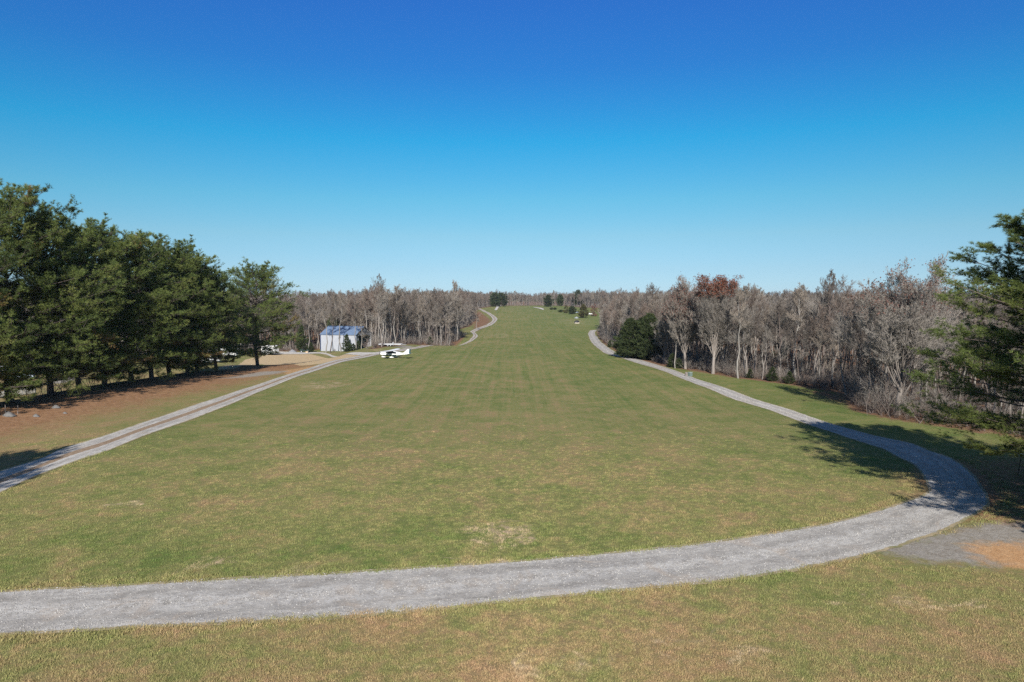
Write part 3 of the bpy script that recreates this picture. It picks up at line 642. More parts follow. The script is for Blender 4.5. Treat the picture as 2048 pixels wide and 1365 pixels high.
scatter('far_wood', WOODSRC, spts, srot, sscl, sidx)
# undergrowth along the wood edges
SHRUBSRC = bpy.data.collections.new('shrub_sources'); SHR = []
for k, (s_, h_, tw) in enumerate(((31, 2.6, TWIG_RED), (32, 3.4, TWIG), (33, 2.0, TWIG_RED), (34, 4.2, TWIG))):
    st, tws = shrub(s_, h_); a, b_ = st.mesh('stems', [BARK_DARK]), tws.mesh('twigs', [tw]); SHR.append((a, b_)); SHRUBSRC.children.link(source((('stems', a), ('twigs', b_)), 'shrub_source'))  # dark bark on the stems carries the wood-edge shade in its colour
up_, ur, us, ui = [], [], [], []
for poly, edge, bands, bb in ((RIGHT_POLY, RIGHT_EDGE, ((0, 7, 1.4), (7, 28, 2.4)), (20, 120, 50, 400)), (LEFT_POLY, LEFT_EDGE, ((0, 7, 1.8), (7, 28, 2.8)), (-250, -10, 140, 480)), (FAR_POLY, FAR_EDGE, ((0, 18, 2.6),), (-60, 420, 590, 900))):
    A = sample(rng, poly, edge, bands, *bb); k = clear_of_roads(A[:, 0], A[:, 1], 3.2)
    for kx, ky, kr in KEEP[:1]: k &= np.hypot(A[:, 0] - kx, A[:, 1] - ky) > kr - 1
    for x, y, d in A[k]:
        up_.append((x, y, hz(x, y))); ur.append((0, 0, rng.uniform(0, 6.28))); us.append(rng.uniform(0.35, 0.95)); ui.append(int(rng.integers(0, 4)))
scatter('undergrowth', SHRUBSRC, up_, ur, us, ui)

# ------------------------------------------------------------------ single trees with a look of their own
def special(name, label, parts, x, y, rz=0.0, sc=1.0, group=None, cat='tree', sink=0.1):
    o = thing(name, label, cat, (x, y, hz(x, y) - sink), rz, sc, group)
    for nm, me in parts: link(bpy.data.objects.new(nm, me), o)
    return o
def big(seed, Ht, sp, limbs, leaves, top, leafm, bk=BARK_GREY, open_=True, **kw):
    t_, c_, l_ = bare_tree(seed, Ht, sp, limbs=limbs, open_=open_, leaves=leaves, leaf_top=top, **kw); P = [('trunk', t_.mesh('trunk', [bk], True)), ('crown', c_.mesh('crown', [TWIG]))]
    if leaves: P.append(('leaves', l_.mesh('leaves', [leafm], False, True)))
    return P
x, y = pix(1812, 836); special('spreading_tree', 'broad rounded leafless tree with rust leaves along its crown top, right wood edge', big(51, 18.4, 0.31, 130, 0.03, 0.66, DULL_RUST, r=0.011, tw=0.022), x, y + 2)
x, y = pix(1432, 750); special('oak_tree', 'tall tree with a bright rust-red crown top in the right wood', big(52, 18.8, 0.155, 110, 0.30, 0.79, RUST, r=0.010, tw=0.022), x, y + 2, 1.0)
x, y = pix(1378, 741); special('oak_tree', 'tall grey tree with a few dull rust leaves left of the rust-red one', big(53, 17.5, 0.19, 100, 0.04, 0.55, DULL_RUST, r=0.010, tw=0.022), x, y + 3, 2.0)
x, y = pix(1330, 728); special('pale_tree', 'low pale tree with crooked spreading limbs right of the cedar clump', big(54, 12.0, 0.22, 42, 0, 0, RUST, BARK_GREY, r=0.011), x, y + 1)
slim = [('trunk', VAR[1][0]), ('crown', VAR[1][1])]; slim2 = [('trunk', VAR[6][0]), ('crown', VAR[6][1])]; pale5 = [('trunk', VAR[5][0]), ('crown', VAR[5][1])]
def leafless(px_, py_, parts, label, rz, sc, yy=None):
    x, y = pix(px_, py_) if yy is None else (at(px_, yy), yy); special('bare_tree', label, parts, x, y, rz, sc, 'leafless trees standing singly')
leafless(651, 0, slim, 'pale leafless tree in front of the hangar wall, left one of a close pair', 0.4, 1.05, BARN[1] - BF * 10.0)
leafless(659, 0, slim2, 'dark leafless tree in front of the hangar wall, right one of a close pair', 2.4, 1.0, BARN[1] - BF * 11.0)
leafless(681, 702.4, slim, 'pale straight leafless tree before the middle of the hangar wall', 3.9, 1.12, BARN[1] - BF * 9.5)
leafless(711, 700.6, slim, 'pale leafless tree in front of the open hangar end', 5.1, 0.98, BARN[1] - BF * 9.0)
leafless(722, 700.2, pale5, 'small pale leafless tree at the right corner of the hangar', 1.1, 0.85, BARN[1] - BF * 8.0)
leafless(618, 705.0, slim, 'thin pale leafless tree right of the parked utility vehicle', 2.0, 0.9)
leafless(780, 691.2, slim, 'pale tall leafless tree behind the flatbed trailer', 0.9, 1.06)
leafless(791, 691.0, slim, 'pale tall leafless tree at the right end of the flatbed trailer', 4.4, 1.12)
leafless(954, 661.5, pale5, 'pale leafless tree alone in the bend of the far lane', 2.2, 0.85)
leafless(1056, 0, slim, 'white-trunked leafless tree at the far end of the airstrip', 0.2, 0.8, 880)
leafless(1104, 0, slim, 'white-trunked leafless tree beside the dark evergreen at the airstrip end', 1.3, 0.85, 780)
leafless(1350, 737, pale5, 'pale low-forking leafless tree at the right wood edge by the utility box', 1.0, 1.0)
leafless(1476, 757, slim, 'pale thick-based leafless tree at the edge of the mown grass', 1.9, 0.95)
leafless(1692, 790, [('trunk', VAR[2][0]), ('crown', VAR[2][1])], 'grey bushy leafless tree at the corner of the shaded leaf litter', 1.9, 0.8)

# ------------------------------------------------------------------ pines
PINES = []
for s_ in (61, 62, 63, 64): 
    a, b_ = pine(s_); PINES.append((a.mesh('trunk', [PINE_BARK], True), b_.mesh('crown', [NEEDLES], False, True)))
num = ['second', 'third', 'fourth', 'fifth', 'sixth', 'seventh', 'eighth', 'ninth', 'tenth', 'eleventh', 'twelfth']
a, b_ = pine(66, 25, 8.6, 0.13, 135, 18, 6, round_=True); PINES.append((a.mesh('trunk', [PINE_BARK], True), b_.mesh('crown', [NEEDLES], False, True)))
row = [(155, 20.6, 1.32, 'lone wide-crowned pine at the far end of the pine row beside the sand pad'), (137.2, 19.0, 1.16, None), (132.2, 20.3, 1.14, None), (127.8, 21.2, 1.12, None), (123.5, 22.2, 1.14, None),
       (117.6, 22.5, 1.14, None), (112.3, 22.2, 1.1, None), (107.3, 22.6, 1.14, None), (101.4, 23.0, 1.1, None), (95.5, 23.8, 1.14, None), (89.6, 26.0, 1.14, None), (83.5, 25.6, 1.12, None), (77.5, 23.6, 1.05, None)]
for k, (y, h_, w_, lab) in enumerate(row):
    x = rowx(y) + (0, 0.5, -0.4, 0.3, -0.3, 0.2, 0.4, -0.5, 0, 0.3, -0.2, 0, 0)[k]; s_ = h_ / 25.0
    if k == 11: lab = 'very tall pine leaning into the left edge of the photo, trunk outside it'
    if k == 12: lab = 'pine beside the left edge of the photo, only outer boughs showing'
    o = thing('pine_tree', lab or f'{num[k - 1]} pine in the row by the gravel lane, counted from the lone wide one', 'pine', (x, y, hz(x, y) - 0.1), 1.7 * k, (s_ * w_ * (1.12 if k else 1.0), s_ * w_ * 1.05, s_), 'pines in a row along the gravel lane')
    t_, c_ = PINES[(k + 2) % 4 if k else 4]; link(bpy.data.objects.new('trunk', t_), o); link(bpy.data.objects.new('crown', c_), o)
NP = []
for s_ in (71, 72):
    a, b_ = pine(s_, 26, 7.6, 0.19, 112, 22, 8, 0.28, 0.023, 18, 0.008, False); NP.append((a.mesh('trunk', [PINE_BARK], True), b_.mesh('crown', [NEEDLES], False, True)))
for k, (x, y, h_, rz, lab) in enumerate(((36.9, 46.0, 19.2, 0.3, 'large pine whose long boughs reach in from the right edge of the photo'), (37.2, 33, 25, 2.1, 'pine outside the right edge, casting a trunk shadow across the road bend'),
                                    (42.5, 35, 24, 4.0, 'pine at the right edge throwing shade on the grass bank'), (46.5, 26, 24, 5.2, 'pine far outside the right edge whose shadow falls past the sign'), (-47.6, 28.5, 22, 1.1, 'pine outside the left edge, shading the near end of the lane'))):
    o = thing('pine_tree', lab, 'pine', (x, y, hz(x, y) - 0.1), rz, (1.10 if k == 0 else 1.08 * h_ / 26, 1.10 if k == 0 else 1.08 * h_ / 26, h_ / 26), 'pines just outside the frame')
    t_, c_ = NP[k % 2]; link(bpy.data.objects.new('trunk', t_), o); link(bpy.data.objects.new('crown', c_), o)

# ------------------------------------------------------------------ grass blades on the near ground
def tuft_material():
    m, nt, b = new_mat('grass_blades', 0.8); b.inputs['Specular IOR Level'].default_value = 0.15
    def ia(n): return nd(nt, 'ShaderNodeAttribute', dict(attribute_name=n, attribute_type='INSTANCER')).outputs['Fac']
    col, tiny = grass_colour(nt, posco(nt), ia); mx = nt.nodes.new('ShaderNodeVectorMath'); mx.operation = 'SCALE'
    nt.links.new(col, mx.inputs[0]); nt.links.new(mth(nt, 'ADD', 0.85, mth(nt, 'MULTIPLY', rnd(nt), 0.6)), mx.inputs['Scale']); nt.links.new(mx.outputs[0], b.inputs['Base Color'])
    return m
def build_tufts():
    rg = np.random.default_rng(8); tm = tuft_material(); src = bpy.data.collections.new('tuft_sources')
    for k in range(4):
        mb = MB(); n = 16; P = np.zeros((n, 3)); P[:, :2] = rg.normal(0, 0.09, (n, 2)); D = rg.normal(0, 0.55, (n, 3)); D[:, 2] = 1; D = unit(D) * rg.uniform(0.05, 0.13, (n, 1))
        mb.tris(P, D, unit(np.cross(D, rg.normal(0, 1, (n, 3)))) * 0.010); src.objects.link(bpy.data.objects.new('tuft', mb.mesh('tuft', [tm])))
    n = 110000; y = 24 + (90 - 24) * rg.uniform(0, 1, n) ** 1.35; x = rg.uniform(-0.80, 0.80, n) * (y + 4)
    gx, gy = np.array(GX), np.array(GY); gi = np.clip(np.searchsorted(gy, y), 0, len(gy) - 1) * len(gx) + np.clip(np.searchsorted(gx, x), 0, len(gx) - 1)
    bare = np.zeros(len(gx) * len(gy), np.float32); b2 = bare.copy(); gm = bpy.data.objects['ground'].data; gm.attributes['stones'].data.foreach_get('value', bare); gm.attributes['clay'].data.foreach_get('value', b2)
    k = clear_of_roads(x, y, 2.45) & (np.maximum(bare, b2)[gi] < 0.45); ROW = rowx(y); k &= (x > ROW + 16)
    k &= rg.uniform(0, 1, n) < sstep(88, 40, y); x, y = x[k], y[k]; n = len(x)
    me = bpy.data.objects['ground'].data; gx = np.array([v for v in GX]); gy = np.array([v for v in GY])
    o = scatter('grass', src, np.stack([x, y, H(x, y) - 0.01], 1), np.stack([np.zeros(n), np.zeros(n), rg.uniform(0, 6.28, n)], 1), rg.uniform(0.5, 1.3, n) * np.where(clear_of_roads(x, y, 3.3), 1.0, 1.45), rg.integers(0, 4, n))
    ix = np.clip(np.searchsorted(gx, x), 0, len(gx) - 1); iy = np.clip(np.searchsorted(gy, y), 0, len(gy) - 1)
    for nm in ('lush', 'dry', 'mown'):
        a = np.zeros(len(gx) * len(gy), np.float32); me.attributes[nm].data.foreach_get('value', a)
        at_ = o.data.attributes.new(nm, 'FLOAT', 'POINT'); at_.data.foreach_set('value', a[iy * len(gx) + ix])
build_tufts()

# ------------------------------------------------------------------ loose stones on the near road
def build_stones():
    rg = np.random.default_rng(14); src = bpy.data.collections.new('stone_sources'); m, nt, b = new_mat('limestone', 0.9)
    nt.links.new(ramp(nt, rnd(nt), [(0.0, (0.16, 0.15, 0.14)), (0.6, (0.31, 0.295, 0.275)), (1.0, (0.47, 0.455, 0.43))]), b.inputs['Base Color'])
    for k in range(4):
        mb = MB(); a = np.arange(6) * 1.047; mb.loft([np.stack([r * np.cos(a) * rg.uniform(.7, 1.2, 6), r * np.sin(a) * rg.uniform(.7, 1.2, 6), np.full(6, z) + rg.normal(0, .05, 6)], 1) for r, z in ((.45, -.2), (.55, .1), (.3, .42))])
        src.objects.link(bpy.data.objects.new('stone', mb.mesh('stone', [m])))
    P = []
    L, Rr = edges(DRIVE); n = 46000; sl = np.linalg.norm(np.diff((L + Rr) / 2, axis=0), axis=1); q = rg.uniform(0, 1, n) ** 1.0
    seg = rg.choice(len(sl), n, p=sl * (np.arange(len(sl)) < 21) / (sl * (np.arange(len(sl)) < 21)).sum()); t = rg.uniform(0, 1, (n, 1))
    u = np.clip(rg.choice([0.03, 0.5, 0.97, 0.5, 0.25, 0.75], n, p=[.24, .22, .24, .1, .1, .1]) + rg.normal(0, 0.075, n), -0.07, 1.07)[:, None]
    p = (L[seg] * (1 - t) + L[seg + 1] * t) * (1 - u) + (Rr[seg] * (1 - t) + Rr[seg + 1] * t) * u
    scl = 0.020 + 0.042 * rg.uniform(0, 1, n) ** 3
    scatter('loose_stones', src, np.stack([p[:, 0], p[:, 1], H(p[:, 0], p[:, 1]) + 0.025], 1), np.stack([np.zeros(n), np.zeros(n), rg.uniform(0, 6.28, n)], 1), scl, rg.integers(0, 4, n))
build_stones()

# ------------------------------------------------------------------ cedars and evergreens
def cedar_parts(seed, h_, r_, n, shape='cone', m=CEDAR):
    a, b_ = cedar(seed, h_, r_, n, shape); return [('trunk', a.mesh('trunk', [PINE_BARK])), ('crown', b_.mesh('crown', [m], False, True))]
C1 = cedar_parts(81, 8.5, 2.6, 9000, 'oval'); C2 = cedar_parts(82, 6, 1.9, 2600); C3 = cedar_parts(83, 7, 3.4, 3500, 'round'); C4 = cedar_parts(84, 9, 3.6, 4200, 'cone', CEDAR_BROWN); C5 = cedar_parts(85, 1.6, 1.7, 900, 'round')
def green(name, px_, py_, parts, label, h_, h0, yy=None, w_=1.0, rz=0.0, cat='cedar', group=None):
    x, y = pix(px_, py_) if yy is None else (at(px_, yy), yy); s_ = h_ / h0
    return special(name, label, parts, x, y, rz, (s_ * w_, s_ * w_, s_), group, cat)
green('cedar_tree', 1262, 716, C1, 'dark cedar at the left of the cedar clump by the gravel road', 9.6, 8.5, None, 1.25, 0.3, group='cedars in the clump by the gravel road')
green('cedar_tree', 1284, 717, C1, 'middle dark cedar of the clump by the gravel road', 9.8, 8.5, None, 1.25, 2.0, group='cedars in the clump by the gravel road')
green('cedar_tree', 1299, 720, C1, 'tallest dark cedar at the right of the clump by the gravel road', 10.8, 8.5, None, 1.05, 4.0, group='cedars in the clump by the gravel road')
green('cedar_tree', 693, 0, C2, 'pointed green cedar against the white hangar wall', 6.0, 6, BARN[1] - BF * 9.0, 0.8, 1.0)
green('cedar_tree', 706, 701.6, C2, 'small green cedar right of the pointed one by the hangar', 2.6, 6, BARN[1] - BF * 9.0, 1.3, 2.0)
green('cedar_tree', 716, 700.6, C2, 'small cedar before the open hangar end', 3.2, 6, BARN[1] - BF * 8.0, 0.9, 3.0)
green('cedar_tree', 622, 705, C2, 'small cedar at the wood edge right of the utility vehicle', 3.4, 6, None, 1.0, 3.0)
green('cedar_tree', 668, 0, C2, 'dark cedar top showing above the hangar roof', 14, 6, BARN[1] + 12, 0.8, 0.0)
green('cedar_tree', 604, 703, C2, 'thin green pine-like cedar at the wood edge left of the hangar', 9, 6, None, 0.75, 0.0)
green('cedar_tree', 1167, 636.2, C4, 'large rounded bronze-green cedar in the field right of the airstrip', 9.3, 9, None, 1.05, 0.0)
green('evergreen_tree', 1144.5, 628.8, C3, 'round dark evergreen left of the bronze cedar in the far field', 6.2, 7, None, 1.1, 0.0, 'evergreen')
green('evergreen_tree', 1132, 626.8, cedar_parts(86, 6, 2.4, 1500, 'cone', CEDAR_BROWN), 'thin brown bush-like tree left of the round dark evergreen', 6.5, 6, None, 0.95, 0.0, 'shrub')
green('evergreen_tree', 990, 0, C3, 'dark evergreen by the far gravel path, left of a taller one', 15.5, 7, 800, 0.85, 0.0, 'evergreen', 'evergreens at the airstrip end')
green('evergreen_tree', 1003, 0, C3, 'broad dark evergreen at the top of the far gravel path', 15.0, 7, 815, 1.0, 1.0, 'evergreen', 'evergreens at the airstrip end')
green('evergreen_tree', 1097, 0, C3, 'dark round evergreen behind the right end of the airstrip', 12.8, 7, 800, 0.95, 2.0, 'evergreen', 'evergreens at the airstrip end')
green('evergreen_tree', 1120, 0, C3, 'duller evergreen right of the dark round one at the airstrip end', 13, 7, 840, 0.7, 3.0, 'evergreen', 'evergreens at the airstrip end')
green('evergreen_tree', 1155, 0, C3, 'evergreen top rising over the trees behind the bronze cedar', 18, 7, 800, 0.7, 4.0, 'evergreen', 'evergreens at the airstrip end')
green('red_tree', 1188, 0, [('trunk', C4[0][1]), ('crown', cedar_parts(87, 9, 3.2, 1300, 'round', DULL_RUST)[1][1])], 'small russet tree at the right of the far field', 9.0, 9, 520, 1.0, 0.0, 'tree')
for px_, py_, lab in ((1103, 620, 'left one of two low dark shrubs far right of the airstrip'), (1110, 620, 'right one of two low dark shrubs far right of the airstrip'), (1122, 625, 'long low dark shrub in the field left of the brown bush')):
    green('low_shrub', px_, py_, C5, lab, 1.9, 1.6, None, 1.25 if px_ == 1122 else 0.95, px_, 'shrub', 'low shrubs in the far field')
for k, (px_, py_, h_) in enumerate(((1345, 735, 3.0), (1358, 737, 2.2), (1578, 768, 2.2), (1500, 757, 1.8), (1545, 763, 2.6), (860, 690, 3.0), (1220, 695, 2.2), (1560, 720, 8.0))):
    green('cedar_sapling', px_, py_, C2, ['dark young cedar at the wood edge behind the utility box', 'lower young cedar at the wood edge behind the utility box', 'low dark cedar under the bare trees by the shaded leaf litter', 'small cedar at the foot of the pale thick-based tree',
          'young cedar among the bare trunks behind the mown grass', 'small cedar at the left wood edge past the airplane', 'small dark cedar under the trees by the far road bend', 'slim green cedar deep between bare trunks behind the mown grass'][k], h_, 6, None, 1.2 if k != 7 else 0.6, k, 'cedar')
# bare shrubs standing under the pine row and beside the broad tree
for k, (px_, py_, sc, lab) in enumerate(((60, 806, 1.2, 'bare tangled shrub at the foot of the pine row, nearest the photo edge'), (116, 790, 1.5, 'bare thin shrub between two pine trunks near the cut branches'), (185, 778, 1.2, 'bare shrub in front of the dark pine trunks, mid row'),
        (236, 768, 1.5, 'tall bare shrub between pine trunks, mid row'), (280, 762, 1.1, 'low bare shrub at the far half of the pine row'), (1740, 826, 1.5, 'reddish bare shrub left of the broad rounded tree'), (1770, 832, 1.6, 'grey bare shrub at the foot of the broad rounded tree'), (1850, 846, 1.6, 'bare shrub with arching stems right of the broad rounded tree'),
        (734, 699, 1.3, 'reddish bare shrub at the right corner of the hangar'), (748, 697.5, 1.4, 'dense bare shrub left of the flatbed trailer'), (668, 703, 0.6, 'low straw-brown shrub along the hangar wall'))):
    x, y = pix(px_, py_); a, b_ = SHR[(1, 3, 1, 3, 0, 2, 3, 1, 0, 3, 2)[k]]
    special('bare_shrub', lab, [('stems', a), ('twigs', b_)], x, y, k, sc, 'bare shrubs', 'shrub', 0.0)

# ------------------------------------------------------------------ hangar
WHITE = plain('white_metal', (0.42, 0.43, 0.45), 0.45, 0.06, 2.0, 0, (0.45, 0.44, 0.43)); BLUE = plain('blue_roof_metal', (0.055, 0.115, 0.26), 0.35, 0.12, 3.0)
DARK = plain('dark_rubber', (0.02, 0.02, 0.022), 0.8); STEEL = plain('grey_steel', (0.32, 0.33, 0.34), 0.5, 0.15, 5, 0.3); SOIL = plain('concrete', (0.35, 0.33, 0.31), 0.9)
def panel_metal(name, col, pitch):
    m, nt, b = new_mat(name, 0.42); c = objco(nt); s = nd(nt, 'ShaderNodeSeparateXYZ', Vector=c)
    w = mth(nt, 'SINE', mth(nt, 'MULTIPLY', mth(nt, 'ADD', s.outputs[0], s.outputs[1]), 6.2832 / pitch)); bump(nt, b, thr(nt, w, 0.6, 0.9), 0.8, 0.04)
    n = noise(nt, c, 0.7, 6, 0.65); nt.links.new(ramp(nt, n, [(0.3, tuple(v * 0.88 for v in col)), (0.7, col)]), b.inputs['Base Color']); return m
def hangar():
    t = thing('hangar', 'white metal hangar with a blue roof and one open end among bare trees', 'building', (BARN[0], BARN[1], hz(*BARN) - 0.1), R_(-17))
    Lh, Wh, E, Rg = 6.1 * BF, 4.8 * BF, 5.3 * BF, 7.6 * BF
    wm = panel_metal('white_wall_panels', (0.36, 0.375, 0.41), 0.35); rm = panel_metal('blue_roof_panels', (0.135, 0.190, 0.29), 0.45)
    w = MB(); th = 0.12
    w.box((0, -Wh, E / 2), (2 * Lh, th, E)); w.box((0, Wh, E / 2), (2 * Lh, th, E))
    w.box((-Lh + th / 2 + .01, 0, E / 2), (th, 2 * Wh - th - .01, E))
    w.add([[-Lh + .02, -Wh, E], [-Lh + .02, Wh, E], [-Lh + .02, 0, Rg], [-Lh + th, -Wh, E], [-Lh + th, Wh, E], [-Lh + th, 0, Rg]], [[0, 2, 1], [3, 4, 5]])
    obj('wall', w, wm, t)
    g = MB(); x0, x1 = Lh - 0.14, Lh - 0.02
    for x in (x0, x1): g.add([[x, -Wh + .1, E], [x, Wh - .1, E], [x, 0, Rg - 0.06]], [[0, 1, 2]])
    g.box((Lh - .08, 0, E - .22), (.16, 2 * Wh - .2, .5)); obj('gable', g, wm, t)
    r = MB()
    for s in (-1, 1):
        a, b_ = (0, Rg + .06), (s * (Wh + .35), E - 0.08); q = []
        for xx in (-Lh - .3, Lh + .3):
            q += [[xx, a[0], a[1]], [xx, b_[0], b_[1]], [xx, b_[0], b_[1] - .1], [xx, a[0], a[1] - .1]]
        r.add(q, [[0, 1, 5, 4], [1, 2, 6, 5], [2, 3, 7, 6], [0, 3, 2, 1], [4, 5, 6, 7]])
    ro = obj('roof', r, rm, t)
    rc = MB(); rc.box((0, 0, Rg + .07), (2 * Lh + .6, .5, .05)); obj('ridge_cap', rc, BLUE, ro)
    for s in (-1, 1):
        d = MB(); d.box((Lh - .05, s * (Wh - .28), E / 2 - .2), (.22, .3, E - .45)); obj('door_post', d, WHITE, t)
    d = MB(); d.box((Lh - .35, -Wh + 1.3, (E - .6) / 2), (.08, 2.1, E - .6)); obj('door', d, wm, t)
    c = MB()
    for s in (-1, 1):
        c.box((-Lh + .02, s * (Wh + .03), E / 2), (.14, .14, E)); 
    c.box((Lh + .0, -(Wh + .05), E / 2), (.12, .12, E)); obj('corner_trim', c, BLUE, t)
    f = MB(); f.box((0, 0, .06), (2 * Lh - .3, 2 * Wh - .3, .1)); obj('slab', f, SOIL, t)
hangar()

# ------------------------------------------------------------------ airplane
TEAL = plain('dark_teal_paint', (0.020, 0.060, 0.075), 0.3, 0.08); AWHITE = plain('white_aircraft_paint', (0.78, 0.78, 0.77), 0.3, 0.03); GLASS = plain('tinted_window', (0.012, 0.015, 0.018), 0.08, 0.1)
def airplane():
    x, y = pix(783, 716.5); t = thing('airplane', 'white high-wing light airplane with dark teal trim parked on the grass', 'airplane', (x, y, hz(x, y)), R_(180 - 13), (0.98, 0.98, 0.86))
    K = 20; A = np.arange(K) * 2 * np.pi / K
    def ring(xx, hw, zt, zb, sq=0.75):
        c, s = np.cos(A), np.sin(A); return np.stack([np.full(K, xx), hw * np.sign(c) * np.abs(c) ** sq, (zt + zb) / 2 + (zt - zb) / 2 * np.sign(s) * np.abs(s) ** sq], 1)
    sec = [(3.05, .22, 1.45, 1.02), (2.9, .44, 1.62, .82), (2.2, .52, 1.70, .68), (1.45, .56, 1.76, .62), (.85, .57, 2.10, .60), (.2, .57, 2.16, .60), (-.7, .56, 2.12, .62), (-1.5, .46, 1.86, .74), (-2.6, .32, 1.66, .92), (-3.9, .20, 1.56, 1.10), (-4.95, .07, 1.52, 1.26)]
    f = MB(); f.loft([ring(*s) for s in sec], 0, mats=lambda i, j: 1 if (11 <= j <= 18 and 2 <= i <= 6) or (i == 2 and j in (1, 2, 3, 6, 7, 8) and False) else 0)
    obj('fuselage', f, [AWHITE, TEAL], t, True)
    def win(name, i0, i1, j0, j1):
        w = MB(); w.loft([ring(s[0], s[1] + .012, s[2] + .012, s[3])[j0:j1 + 1] for s in sec[i0:i1 + 1]], 0, closed=False, caps=False); obj(name, w, GLASS, t, True)
    win('windshield', 3, 4, 1, 9); win('side_window', 4, 7, 0, 3); win('side_window', 4, 7, 7, 10)
    for s in (-1, 1):
        w = MB(); R = []
        for yy, xl, ch, th, z in ((.0, .95, 1.63, .2, 2.19), (2.6, .95, 1.63, .19, 2.26), (5.3, .82, 1.2, .13, 2.34), (5.5, .65, .9, .05, 2.36)):
            u = np.array([0, .05, .3, .7, 1, .7, .3, .05]); h = np.array([0, .45, .6, .3, 0.02, -.15, -.35, -.3]); R.append(np.stack([xl - u * ch, np.full(8, s * yy), z + h * th], 1))
        w.loft(R); obj('wing', w, AWHITE, t)
        b_ = MB(); b_.bar((.45, s * .56, .78), (.45, s * 2.6, 2.18), .05); obj('wing_strut', b_, AWHITE, t)
        g = MB(); g.bar((-.35, s * .45, .7), (-.45, s * 1.15, .3), .05); obj('landing_leg', g, AWHITE, t)
        wh = MB(); wh.bar((-.45, s * 1.10, .22), (-.45, s * 1.26, .22), .22, 14); wo = obj('wheel', wh, DARK, t)
        p = MB(); p.loft([np.stack([np.full(10, xx), s * 1.18 + hw * np.cos(a10), .34 + hz_ * np.sin(a10)], 1) for a10 in [np.arange(10) * .6283] for xx, hw, hz_ in ((.12, .03, .04), (-.1, .16, .17), (-.45, .18, .2), (-.9, .10, .10), (-1.2, .02, .03))]); obj('wheel_fairing', p, AWHITE, wo, True)
    g = MB(); g.bar((2.3, 0, .75), (2.35, 0, .3), .05); obj('landing_leg', g, STEEL, t)
    wh = MB(); wh.bar((2.35, -.07, .19), (2.35, .07, .19), .19, 14); wo = obj('wheel', wh, DARK, t)
    p = MB(); p.loft([np.stack([np.full(10, xx), hw * np.cos(a10), .30 + h2 * np.sin(a10)], 1) for a10 in [np.arange(10) * .6283] for xx, hw, h2 in ((2.85, .03, .04), (2.65, .15, .16), (2.3, .16, .19), (1.85, .08, .09), (1.6, .02, .03))]); obj('wheel_fairing', p, AWHITE, wo, True)
    def slab(pts, th, axis):
        P = np.array(pts, float); o = np.zeros(3); o[axis] = th / 2; m = MB(); m.loft([P - o, P + o]); return m
    obj('tail_fin', slab([(-3.3, 0, 1.55), (-4.55, 0, 2.75), (-4.95, 0, 2.75), (-4.85, 0, 1.5)], .1, 1), AWHITE, t)
    obj('rudder', slab([(-4.96, 0, 2.76), (-5.35, 0, 2.74), (-5.2, 0, 1.3), (-4.86, 0, 1.3)], .1, 1), TEAL, t)
    obj('tailplane', slab([(-3.95, 0, 1.42), (-4.2, 1.75, 1.42), (-5.05, 1.75, 1.42), (-5.1, 0, 1.42), (-5.05, -1.75, 1.42), (-4.2, -1.75, 1.42)], .09, 2), AWHITE, t)
    s = MB(); s.loft([np.stack([np.full(12, xx), r * np.cos(a12), 1.24 + r * np.sin(a12)], 1) for a12 in [np.arange(12) * .5236] for xx, r in ((3.06, .2), (3.2, .17), (3.33, .08), (3.38, .01))]); sp_ = obj('spinner', s, TEAL, t, True)
    for sgn in (-1, 1):
        b_ = MB(); b_.box((3.16, sgn * .3, 1.24 + sgn * .38), (.05, .09, .95)); o = obj('propeller_blade', b_, DARK, t)
    # registration mark along the tail boom is a row of small dark strokes too far away to read
    rg = MB()
    for s_ in (-1, 1):
        for k in range(5):
            xx = -2.55 - k * .23; hw = float(np.interp(-xx, [2.6, 3.9], [.32, .20])); rg.box((xx, s_ * (hw + .006), 1.26), (.14, .012, .05)); rg.box((xx - .05 * (k % 2), s_ * (hw + .006), 1.34), (.04, .012, .12))
    obj('registration_mark', rg, DARK, t)
airplane()

